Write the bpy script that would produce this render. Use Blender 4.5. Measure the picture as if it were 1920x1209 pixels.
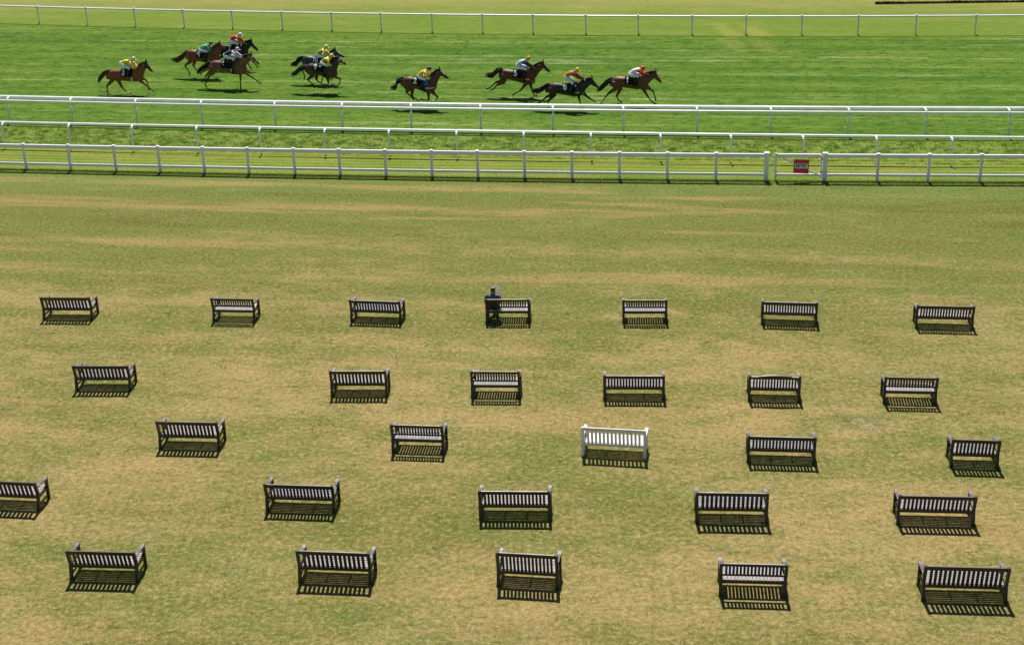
import bpy, bmesh, math, random
import numpy as np
from mathutils import Vector, Matrix, Quaternion

for o in list(bpy.data.objects):
    bpy.data.objects.remove(o, do_unlink=True)
scene = bpy.context.scene
COL = scene.collection
random.seed(7)
RNG = np.random.default_rng(11)

# ------------------------------------------------------------------ camera
PITCH, ROLL, CAM_H = 0.3872, -0.0289, 19.11
cam_data = bpy.data.cameras.new('camera')
cam_data.sensor_width = 36.0
cam_data.sensor_fit = 'HORIZONTAL'
cam_data.lens = 2772.0 / 1920.0 * 36.0
cam_data.clip_start = 0.5
cam_data.clip_end = 6000.0
cam = bpy.data.objects.new('camera', cam_data)
COL.objects.link(cam)
_right = Vector((1, 0, 0))
_fwd = Vector((0, math.cos(PITCH), -math.sin(PITCH)))
_down = Vector((0, -math.sin(PITCH), -math.cos(PITCH)))
_r = _right * math.cos(ROLL) - _down * math.sin(ROLL)
_d = _right * math.sin(ROLL) + _down * math.cos(ROLL)
_m = Matrix((_r, -_d, -_fwd)).transposed().to_4x4()
_m.translation = Vector((0, 0, CAM_H))
cam.matrix_world = _m
scene.camera = cam

# ------------------------------------------------------------------ sky, sun, exposure
SUN_ELEV, SUN_AZ = math.radians(61.0), math.radians(-1.5)      # azimuth from +Y towards +X
world = bpy.data.worlds.new('World')
scene.world = world
world.use_nodes = True
wn = world.node_tree
bg = wn.nodes['Background']
sky = wn.nodes.new('ShaderNodeTexSky')
sky.sky_type = 'NISHITA'
sky.sun_disc = False
sky.sun_elevation = SUN_ELEV
sky.sun_rotation = SUN_AZ
sky.air_density = 0.75
sky.dust_density = 0.25
wn.links.new(sky.outputs[0], bg.inputs[0])
bg.inputs[1].default_value = 0.06

sun_data = bpy.data.lights.new('sun', 'SUN')
sun_data.energy = 5.0
sun_data.angle = math.radians(0.53)
sun_data.color = (1.0, 0.96, 0.89)
sun = bpy.data.objects.new('sun', sun_data)
COL.objects.link(sun)
_to_sun = Vector((math.sin(SUN_AZ) * math.cos(SUN_ELEV), math.cos(SUN_AZ) * math.cos(SUN_ELEV), math.sin(SUN_ELEV)))
sun.rotation_euler = _to_sun.to_track_quat('Z', 'Y').to_euler()
sun.location = (0, 60, 60)

vs = scene.view_settings
vs.view_transform = 'Standard'
vs.look = 'None'
vs.gamma = 1.0
vs.use_curve_mapping = False
vs.exposure = 0.18
scene.cycles.max_bounces = 6

# ------------------------------------------------------------------ helpers
def tag(o, label=None, cat=None, group=None, kind=None):
    if label: o['label'] = label
    if cat: o['category'] = cat
    if group: o['group'] = group
    if kind: o['kind'] = kind
    return o

def link(name, mesh, parent=None, loc=None, rot=None):
    o = bpy.data.objects.new(name, mesh)
    COL.objects.link(o)
    if parent is not None: o.parent = parent
    if loc is not None: o.location = loc
    if rot is not None: o.rotation_euler = rot
    return o

def empty(name, loc, rz=0.0):
    o = bpy.data.objects.new(name, None)
    o.empty_display_size = 0.2
    COL.objects.link(o)
    o.location = loc
    o.rotation_euler = (0, 0, rz)
    return o

class MB:
    """collects vertices and faces of one mesh"""
    def __init__(self):
        self.v, self.f = [], []
    def add(self, vs_, fs_):
        n = len(self.v)
        self.v += [tuple(map(float, p)) for p in vs_]
        self.f += [tuple(i + n for i in f) for f in fs_]
        return self
    def box(self, c, s, bev=0.0, rot=None):
        hx, hy, hz = s[0] / 2, s[1] / 2, s[2] / 2
        c = Vector(c)
        if bev <= 0:
            pts = [(x, y, z) for x in (-hx, hx) for y in (-hy, hy) for z in (-hz, hz)]
            fs = [(0, 1, 3, 2), (4, 6, 7, 5), (0, 4, 5, 1), (2, 3, 7, 6), (0, 2, 6, 4), (1, 5, 7, 3)]
        else:
            b = min(bev, 0.45 * min(s))
            pts, idx = [], {}
            for sx in (-1, 1):
                for sy in (-1, 1):
                    for sz in (-1, 1):
                        for a in range(3):
                            p = [sx * (hx - b), sy * (hy - b), sz * (hz - b)]
                            p[a] = (sx * hx, sy * hy, sz * hz)[a]
                            idx[(sx, sy, sz, a)] = len(pts)
                            pts.append(tuple(p))
            fs = []
            for a in range(3):
                o1, o2 = [(1, 2), (2, 0), (0, 1)][a]
                for s0 in (-1, 1):
                    q = []
                    for (u, w) in ((-1, -1), (1, -1), (1, 1), (-1, 1)):
                        k = [0, 0, 0]; k[a] = s0; k[o1] = u; k[o2] = w
                        q.append(idx[(k[0], k[1], k[2], a)])
                    fs.append(tuple(q if s0 > 0 else q[::-1]))
            for a in range(3):                      # edge chamfers
                o1, o2 = [(1, 2), (2, 0), (0, 1)][a]
                for u in (-1, 1):
                    for w in (-1, 1):
                        def K(sa, ax):
                            k = [0, 0, 0]; k[a] = sa; k[o1] = u; k[o2] = w
                            return idx[(k[0], k[1], k[2], ax)]
                        q = (K(-1, o1), K(1, o1), K(1, o2), K(-1, o2))
                        fs.append(q if u * w < 0 else q[::-1])
            for sx in (-1, 1):
                for sy in (-1, 1):
                    for sz in (-1, 1):
                        q = tuple(idx[(sx, sy, sz, a)] for a in range(3))
                        fs.append(q if sx * sy * sz > 0 else q[::-1])
        if rot is not None:
            pts = [rot @ Vector(p) for p in pts]
        return self.add([c + Vector(p) for p in pts], fs)
    def tube(self, pts, radii, n=8, flat=1.0, flat_axis=None, cap=True):
        """round (or flattened) tube through pts; radii one per point or (a, b) pairs"""
        P = [Vector(p) for p in pts]
        if not hasattr(radii, '__len__'): radii = [radii] * len(P)
        ref = Vector((0, 1, 0)) if flat_axis is None else Vector(flat_axis)
        rings = []
        for i, p in enumerate(P):
            t = (P[min(i + 1, len(P) - 1)] - P[max(i - 1, 0)])
            if t.length < 1e-6: t = Vector((0, 0, 1))
            t.normalize()
            a = ref - t * ref.dot(t)
            if a.length < 1e-3:
                a = Vector((1, 0, 0)) - t * t.x
            a.normalize()
            b = t.cross(a)
            r = radii[i]
            ra, rb = (r if hasattr(r, '__len__') else (r, r * flat))
            rings.append([p + a * (ra * math.cos(2 * math.pi * k / n)) + b * (rb * math.sin(2 * math.pi * k / n)) for k in range(n)])
        vs_ = [q for ring in rings for q in ring]
        fs = []
        for i in range(len(P) - 1):
            for k in range(n):
                k2 = (k + 1) % n
                fs.append((i * n + k, i * n + k2, (i + 1) * n + k2, (i + 1) * n + k))
        if cap:
            fs.append(tuple(range(n))[::-1])
            fs.append(tuple((len(P) - 1) * n + k for k in range(n)))
        return self.add(vs_, fs)
    def ball(self, c, r, n=10, m=7, rot=None):
        c = Vector(c)
        r = Vector(r if hasattr(r, '__len__') else (r, r, r))
        vs_, fs = [], []
        for j in range(1, m):
            th = math.pi * j / m
            for i in range(n):
                ph = 2 * math.pi * i / n
                vs_.append(Vector((r.x * math.sin(th) * math.cos(ph), r.y * math.sin(th) * math.sin(ph), r.z * math.cos(th))))
        top, bot = len(vs_), len(vs_) + 1
        vs_ += [Vector((0, 0, r.z)), Vector((0, 0, -r.z))]
        for j in range(m - 2):
            for i in range(n):
                i2 = (i + 1) % n
                fs.append((j * n + i, (j + 1) * n + i, (j + 1) * n + i2, j * n + i2))
        for i in range(n):
            i2 = (i + 1) % n
            fs.append((top, i, i2))
            fs.append((bot, (m - 2) * n + i2, (m - 2) * n + i))
        if rot is not None: vs_ = [rot @ q for q in vs_]
        return self.add([c + q for q in vs_], fs)
    def mesh(self, name, mat=None, smooth=False):
        me = bpy.data.meshes.new(name)
        me.from_pydata(self.v, [], self.f)
        me.update()
        if mat: me.materials.append(mat)
        if smooth:
            me.polygons.foreach_set('use_smooth', [True] * len(me.polygons))
        return me
    def build(self, name, mat, parent=None, smooth=False, loc=None, rot=None):
        return link(name, self.mesh(name, mat, smooth), parent, loc, rot)

_boxes = {}
def slab(name, size, mat, parent, loc, rot=None, bev=0.006):
    """a chamfered board; boards of one size and material share mesh data"""
    key = (name, tuple(round(s, 4) for s in size), mat.name, bev)
    if key not in _boxes:
        _boxes[key] = MB().box((0, 0, 0), size, bev).mesh(name, mat)
    return link(name, _boxes[key], parent, loc, rot)

# ------------------------------------------------------------------ materials
class NT:
    def __init__(self, name):
        self.mat = bpy.data.materials.new(name)
        self.mat.use_nodes = True
        self.t = self.mat.node_tree
        self.t.nodes.clear()
        self.out = self.t.nodes.new('ShaderNodeOutputMaterial')
    def n(self, typ, **kw):
        nd = self.t.nodes.new(typ)
        for k, v in kw.items():
            if k.startswith('_'): setattr(nd, k[1:], v)
        return nd
    def set(self, sock, v):
        if isinstance(v, bpy.types.NodeSocket): self.t.links.new(v, sock)
        elif isinstance(v, (tuple, list)) and len(v) == 3 and sock.type == 'RGBA': sock.default_value = (*v, 1)
        else: sock.default_value = v
    def math(self, op, a, b=0.0, c=None, clamp=False):
        nd = self.n('ShaderNodeMath'); nd.operation = op; nd.use_clamp = clamp
        self.set(nd.inputs[0], a); self.set(nd.inputs[1], b)
        if c is not None: self.set(nd.inputs[2], c)
        return nd.outputs[0]
    def mix(self, f, a, b, mode='MIX'):
        nd = self.n('ShaderNodeMix'); nd.data_type = 'RGBA'; nd.blend_type = mode
        self.set(nd.inputs[0], f); self.set(nd.inputs[6], a); self.set(nd.inputs[7], b)
        return nd.outputs[2]
    def smooth(self, x, lo, hi):
        nd = self.n('ShaderNodeMapRange'); nd.interpolation_type = 'SMOOTHSTEP'
        self.set(nd.inputs[0], x); nd.inputs[1].default_value = lo; nd.inputs[2].default_value = hi
        return nd.outputs[0]
    def pos(self):
        return self.n('ShaderNodeNewGeometry').outputs['Position']
    def mapped(self, vec, scale=(1, 1, 1), rz=0.0, loc=(0, 0, 0)):
        nd = self.n('ShaderNodeMapping')
        self.set(nd.inputs[0], vec)
        nd.inputs[1].default_value = loc; nd.inputs[2].default_value = (0, 0, rz); nd.inputs[3].default_value = scale
        return nd.outputs[0]
    def noise(self, vec, scale, detail=3.0, rough=0.55, dist=0.0):
        nd = self.n('ShaderNodeTexNoise')
        self.set(nd.inputs['Vector'], vec)
        nd.inputs['Scale'].default_value = scale; nd.inputs['Detail'].default_value = detail
        nd.inputs['Roughness'].default_value = rough; nd.inputs['Distortion'].default_value = dist
        return nd.outputs[0]
    def xyz(self, vec):
        nd = self.n('ShaderNodeSeparateXYZ'); self.set(nd.inputs[0], vec)
        return nd.outputs
    def attr(self, name):
        nd = self.n('ShaderNodeAttribute'); nd.attribute_name = name
        return nd.outputs['Fac']
    def bump(self, h, strength, dist):
        nd = self.n('ShaderNodeBump')
        nd.inputs['Strength'].default_value = strength; nd.inputs['Distance'].default_value = dist
        self.set(nd.inputs['Height'], h)
        return nd.outputs[0]
    def principled(self, col, rough=0.5, spec=0.5, normal=None, coat=0.0, coat_rough=0.2, metal=0.0):
        nd = self.n('ShaderNodeBsdfPrincipled')
        self.set(nd.inputs['Base Color'], col); self.set(nd.inputs['Roughness'], rough)
        nd.inputs['Specular IOR Level'].default_value = spec
        nd.inputs['Metallic'].default_value = metal
        nd.inputs['Coat Weight'].default_value = coat; nd.inputs['Coat Roughness'].default_value = coat_rough
        if normal is not None: self.set(nd.inputs['Normal'], normal)
        self.t.links.new(nd.outputs[0], self.out.inputs[0])
        return self.mat

def spot(nt, xy, cx, cy, rx, ry, ang=0.0, soft=0.5, wob=None):
    """1 inside a soft ellipse on the ground"""
    m = nt.mapped(xy, loc=(-cx, -cy, 0))
    m = nt.mapped(m, rz=ang)
    x, y, _ = nt.xyz(m)
    a = nt.math('DIVIDE', x, rx); b = nt.math('DIVIDE', y, ry)
    d = nt.math('SQRT', nt.math('ADD', nt.math('MULTIPLY', a, a), nt.math('MULTIPLY', b, b)))
    if wob is not None: d = nt.math('ADD', d, wob)
    inv = nt.smooth(d, 1.0 - soft, 1.0 + soft)
    return nt.math('SUBTRACT', 1.0, inv)

RAIL_ANG = math.radians(9.0)
def grass_colour(nt, zone):
    p = nt.pos()
    along = nt.mapped(p, rz=RAIL_ANG)              # x runs along the rails
    fine = nt.noise(p, 6.5, 5.0, 0.92)               # blade speckle, all sizes from 10 cm down
    mid = nt.noise(p, 7.0, 3.0, 0.6)
    if zone == 'lawn':
        big = nt.noise(nt.mapped(along, (0.35, 0.80, 1.0)), 0.30, 6.0, 0.66, 0.5)
        med = nt.noise(nt.mapped(along, (0.60, 1.0, 1.0)), 1.1, 6.0, 0.72, 0.3)
        grn = nt.noise(nt.mapped(p, (0.7, 1.0, 1.0), loc=(13, 5, 0)), 0.55, 6.0, 0.70)
        drk = nt.noise(nt.mapped(along, (0.30, 1.0, 1.0), loc=(41, 17, 0)), 0.50, 5.0, 0.66)
        _, yy, _ = nt.xyz(along)
        near_fence = nt.smooth(yy, 42.0, 60.0)
        at_fence = nt.smooth(yy, 58.5, 63.0)
        dry = nt.math('MULTIPLY_ADD', big, 1.0, nt.math('MULTIPLY', med, 0.85))
        dry = nt.math('MULTIPLY_ADD', mid, 0.42, dry)
        dry = nt.math('SUBTRACT', dry, nt.math('MULTIPLY', near_fence, 0.32))
        dry = nt.math('SUBTRACT', dry, nt.math('MULTIPLY', at_fence, 0.18))
        f = nt.smooth(dry, 0.94, 1.36)
        streak_y = nt.math('SUBTRACT', yy, nt.math('MULTIPLY', nt.noise(along, 0.12, 2.0), 3.0))
        streak = nt.math('MULTIPLY', nt.smooth(streak_y, 51.1, 51.9), nt.math('SUBTRACT', 1.0, nt.smooth(streak_y, 52.2, 53.1)))
        streak = nt.math('MULTIPLY', streak, nt.smooth(med, 0.36, 0.6))
        f = nt.math('ADD', f, nt.math('MULTIPLY', streak, 0.5), clamp=True)
        col = nt.mix(f, (0.158, 0.170, 0.040), (0.362, 0.262, 0.108))
        col = nt.mix(nt.math('MULTIPLY', at_fence, 0.75), col, (0.135, 0.195, 0.040))
        col = nt.mix(nt.math('MULTIPLY', nt.smooth(grn, 0.53, 0.70), 0.6), col, (0.090, 0.150, 0.028))
        col = nt.mix(nt.math('MULTIPLY', nt.smooth(drk, 0.50, 0.72), 0.38), col, (0.135, 0.112, 0.026))
        pale = nt.noise(nt.mapped(along, (0.5, 1.0, 1.0), loc=(23, 31, 0)), 0.45, 6.0, 0.70)
        col = nt.mix(nt.math('MULTIPLY', nt.smooth(pale, 0.52, 0.70), 0.40), col, (0.270, 0.262, 0.100))
        band_ = nt.noise(nt.mapped(along, (0.10, 1.0, 1.0), loc=(7, 3, 0)), 0.40, 5.0, 0.62, 0.2)
        bw = nt.math('MULTIPLY_ADD', near_fence, 0.50, 0.30)
        col = nt.mix(nt.math('MULTIPLY', nt.smooth(band_, 0.52, 0.64), bw), col, (0.120, 0.122, 0.022))
        col = nt.mix(nt.math('MULTIPLY', nt.smooth(band_, 0.47, 0.36), bw), col, (0.355, 0.248, 0.092))
        # fine straw and blade speckle
        col = nt.mix(nt.math('MULTIPLY', nt.smooth(fine, 0.50, 0.64), 0.62), col, nt.mix(near_fence, (0.50, 0.42, 0.18), (0.33, 0.345, 0.125)))
        col = nt.mix(nt.math('MULTIPLY', nt.smooth(fine, 0.50, 0.36), 0.66), col, (0.068, 0.068, 0.017))
        wob = nt.math('MULTIPLY', nt.math('SUBTRACT', nt.noise(p, 4.0, 3.0), 0.5), 1.4)
        bare = spot(nt, p, 10.13, 38.25, 0.55, 0.20, math.radians(52), 0.35, wob)
        col = nt.mix(nt.math('MULTIPLY', bare, 0.36), col, nt.mix(nt.smooth(fine, 0.42, 0.58), (0.15, 0.14, 0.09), (0.42, 0.38, 0.29)))
        rim = spot(nt, p, 10.0, 38.45, 0.75, 0.40, math.radians(52), 0.5, wob)
        col = nt.mix(nt.math('MULTIPLY', nt.math('SUBTRACT', rim, bare, clamp=True), 0.5), col, (0.10, 0.13, 0.045))
    elif zone == 'track':
        st = nt.noise(nt.mapped(along, (0.035, 1.0, 1.0)), 0.75, 4.0, 0.6)
        st2 = nt.noise(nt.mapped(along, (0.018, 1.0, 1.0), loc=(3, 9, 0)), 1.25, 3.0, 0.62)
        blot = nt.noise(nt.mapped(along, (0.45, 1.0, 1.0)), 0.8, 6.0, 0.70)
        f = nt.smooth(nt.math('MULTIPLY_ADD', blot, 0.8, st), 0.68, 1.12)
        col = nt.mix(f, (0.058, 0.142, 0.012), (0.138, 0.218, 0.027))
        line = nt.smooth(st2, 0.56, 0.63)
        col = nt.mix(nt.math('MULTIPLY', line, nt.math('MULTIPLY', nt.smooth(blot, 0.36, 0.60), 0.75)), col, (0.27, 0.33, 0.14))
        tuft = nt.noise(nt.mapped(along, (0.45, 1.0, 1.0)), 3.2, 5.0, 0.8)
        col = nt.mix(nt.math('MULTIPLY', nt.smooth(tuft, 0.54, 0.68), 0.35), col, (0.20, 0.28, 0.06))
        col = nt.mix(nt.math('MULTIPLY', nt.smooth(tuft, 0.475, 0.38), 0.8), col, (0.024, 0.062, 0.008))
        col = nt.mix(nt.math('MULTIPLY', nt.smooth(fine, 0.50, 0.68), 0.40), col, (0.20, 0.28, 0.06))
        wob = nt.math('MULTIPLY', nt.math('SUBTRACT', nt.noise(p, 1.4, 4.0), 0.5), 2.2)
        for cx, cy in ((14.3, 91.2), (16.0, 90.8)):
            s = spot(nt, p, cx, cy, 0.6, 2.2, math.radians(-6), 0.6, wob)
            col = nt.mix(nt.math('MULTIPLY', s, 0.4), col, (0.24, 0.26, 0.06))
    elif zone == 'rough':
        blot = nt.noise(nt.mapped(along, (0.6, 1.0, 1.0)), 1.6, 6.0, 0.72)
        f = nt.smooth(blot, 0.38, 0.64)
        col = nt.mix(f, (0.125, 0.225, 0.026), (0.250, 0.295, 0.068))
        col = nt.mix(nt.math('MULTIPLY', nt.smooth(fine, 0.5, 0.68), 0.5), col, (0.36, 0.36, 0.13))
        tuft = nt.noise(nt.mapped(along, (0.6, 1.0, 1.0)), 4.0, 5.0, 0.8)
        col = nt.mix(nt.math('MULTIPLY', nt.smooth(tuft, 0.47, 0.36), 0.65), col, (0.050, 0.090, 0.014))
    elif zone == 'verge':
        blot = nt.noise(nt.mapped(along, (0.25, 1.0, 1.0)), 0.9, 4.0, 0.6)
        f = nt.smooth(nt.math('MULTIPLY_ADD', mid, 0.4, blot), 0.5, 0.95)
        col = nt.mix(f, (0.130, 0.208, 0.026), (0.245, 0.268, 0.066))
        col = nt.mix(nt.math('MULTIPLY', nt.smooth(fine, 0.5, 0.72), 0.45), col, (0.40, 0.39, 0.12))
        col = nt.mix(nt.math('MULTIPLY', nt.smooth(fine, 0.48, 0.28), 0.45), col, (0.07, 0.10, 0.015))
    elif zone == 'fringe':
        col = nt.mix(nt.smooth(mid, 0.35, 0.65), (0.105, 0.185, 0.020), (0.18, 0.25, 0.04))
    else:                                           # infield
        _, yy, _ = nt.xyz(along)
        blot = nt.noise(nt.mapped(along, (0.25, 1.0, 1.0)), 0.5, 6.0, 0.68)
        med = nt.noise(nt.mapped(along, (0.3, 1.0, 1.0)), 1.6, 5.0, 0.72)
        d = nt.math('ADD', nt.math('MULTIPLY', nt.smooth(yy, 98.0, 113.0), 0.55), nt.math('MULTIPLY_ADD', med, 0.6, blot))
        f = nt.smooth(d, 0.66, 1.42)
        col = nt.mix(f, (0.130, 0.205, 0.022), (0.275, 0.258, 0.074))
        tuft = nt.noise(nt.mapped(along, (0.40, 1.0, 1.0)), 2.6, 5.0, 0.8)
        col = nt.mix(nt.math('MULTIPLY', nt.smooth(tuft, 0.53, 0.68), 0.40), col, (0.34, 0.34, 0.10))
        col = nt.mix(nt.math('MULTIPLY', nt.smooth(tuft, 0.47, 0.35), 0.45), col, (0.075, 0.105, 0.014))
        wob = nt.math('MULTIPLY', nt.math('SUBTRACT', nt.noise(p, 1.4, 4.0), 0.5), 2.2)
        for cx, cy in ((14.6, 94.6), (16.4, 94.4)):
            s = spot(nt, p, cx, cy, 0.6, 3.2, math.radians(-6), 0.6, wob)
            col = nt.mix(nt.math('MULTIPLY', s, 0.4), col, (0.34, 0.31, 0.07))
    return col, fine, mid

def ground_mat(zone, bump=0.6):
    nt = NT('turf_' + zone)
    col, fine, mid = grass_colour(nt, zone)
    h = nt.math('MULTIPLY_ADD', mid, 1.6, fine)
    nrm = nt.bump(h, bump, 0.05)
    return nt.principled(col, 0.95, 0.08, nrm)

def blade_mat(zone):
    nt = NT('blades_' + zone)
    col, fine, mid = grass_colour(nt, zone)
    r = nt.attr('rnd')
    hsv = nt.n('ShaderNodeHueSaturation')
    nt.set(hsv.inputs['Value'], nt.math('MULTIPLY_ADD', r, 0.8, 0.9))
    hsv.inputs['Saturation'].default_value = 1.0
    nt.set(hsv.inputs['Color'], col)
    d = nt.n('ShaderNodeBsdfDiffuse'); nt.set(d.inputs[0], hsv.outputs[0])
    tr = nt.n('ShaderNodeBsdfTranslucent'); nt.set(tr.inputs[0], hsv.outputs[0])
    mx = nt.n('ShaderNodeMixShader'); mx.inputs[0].default_value = 0.55
    nt.t.links.new(d.outputs[0], mx.inputs[1]); nt.t.links.new(tr.outputs[0], mx.inputs[2])
    nt.t.links.new(mx.outputs[0], nt.out.inputs[0])
    return nt.mat

def plain(name, col, rough=0.6, spec=0.4, var=0.12, scale=6.0, coat=0.0, bump=0.0):
    nt = NT(name)
    p = nt.n('ShaderNodeTexCoord').outputs['Object']
    nz = nt.noise(p, scale, 4.0, 0.6)
    dark = tuple(c * (1 - var * 1.6) for c in col); lite = tuple(min(1.0, c * (1 + var)) for c in col)
    c = nt.mix(nt.smooth(nz, 0.3, 0.7), dark, lite)
    nrm = nt.bump(nz, bump, 0.02) if bump else None
    return nt.principled(c, rough, spec, nrm, coat)

def wood_mat(name, dark, lite, rough=0.42, spec=0.5, grime=None):
    nt = NT(name)
    p = nt.n('ShaderNodeTexCoord').outputs['Object']
    oi = nt.n('ShaderNodeObjectInfo').outputs['Random']
    g = nt.noise(nt.mapped(p, (3.0, 30.0, 30.0)), 2.0, 4.0, 0.65)
    w = nt.noise(nt.pos(), 3.0, 4.0, 0.6)
    f = nt.math('MULTIPLY_ADD', oi, 0.5, nt.math('MULTIPLY_ADD', w, 0.5, nt.math('MULTIPLY', g, 0.6)))
    c = nt.mix(nt.smooth(f, 0.45, 1.15), dark, lite)
    if grime:
        c = nt.mix(nt.math('MULTIPLY', nt.smooth(w, 0.55, 0.75), 0.5), c, grime)
    nrm = nt.bump(g, 0.25, 0.004)
    return nt.principled(c, nt.math('MULTIPLY_ADD', w, 0.2, rough - 0.1), spec, nrm)

WOODS = []                                          # frame, arm and seat timber of three ages of bench: arms a paler grey than the frame, seats palest
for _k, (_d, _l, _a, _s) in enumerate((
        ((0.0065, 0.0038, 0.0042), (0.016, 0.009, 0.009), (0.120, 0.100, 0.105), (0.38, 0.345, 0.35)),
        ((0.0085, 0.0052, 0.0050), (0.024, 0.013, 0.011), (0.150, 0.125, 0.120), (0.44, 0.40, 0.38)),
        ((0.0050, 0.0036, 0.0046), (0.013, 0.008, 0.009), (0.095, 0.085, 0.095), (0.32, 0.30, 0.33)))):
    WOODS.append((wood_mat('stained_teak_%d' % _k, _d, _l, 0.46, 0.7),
                  wood_mat('grey_teak_arm_%d' % _k, tuple(c * 0.6 for c in _a), _a, 0.48, 0.8),
                  wood_mat('grey_teak_seat_%d' % _k, tuple(c * 0.72 for c in _s), _s, 0.50, 0.5)))
M_WHITEWOOD = wood_mat('white_painted_wood', (0.74, 0.73, 0.73), (0.86, 0.85, 0.85), 0.5, 0.4, (0.5, 0.47, 0.42))
M_PAINT = wood_mat('white_fence_paint', (0.86, 0.87, 0.89), (0.94, 0.94, 0.95), 0.45, 0.4, (0.66, 0.67, 0.64))
M_PLASTIC = plain('white_rail_plastic', (0.94, 0.95, 0.95), 0.35, 0.5, 0.05, 2.0)
nt = NT('yellow_plastic_strand')
_wd = nt.n('ShaderNodeBsdfDiffuse'); _wd.inputs[0].default_value = (0.86, 0.85, 0.28, 1)
_wt = nt.n('ShaderNodeBsdfTranslucent'); _wt.inputs[0].default_value = (0.90, 0.88, 0.30, 1)
_wx = nt.n('ShaderNodeMixShader'); _wx.inputs[0].default_value = 0.6
nt.t.links.new(_wd.outputs[0], _wx.inputs[1]); nt.t.links.new(_wt.outputs[0], _wx.inputs[2]); nt.t.links.new(_wx.outputs[0], nt.out.inputs[0])
M_WIRE = nt.mat
M_NET = plain('galvanised_net', (0.30, 0.31, 0.30), 0.5, 0.5, 0.1)
M_IRON = plain('dark_iron', (0.05, 0.05, 0.05), 0.5, 0.5, 0.1)
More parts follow.
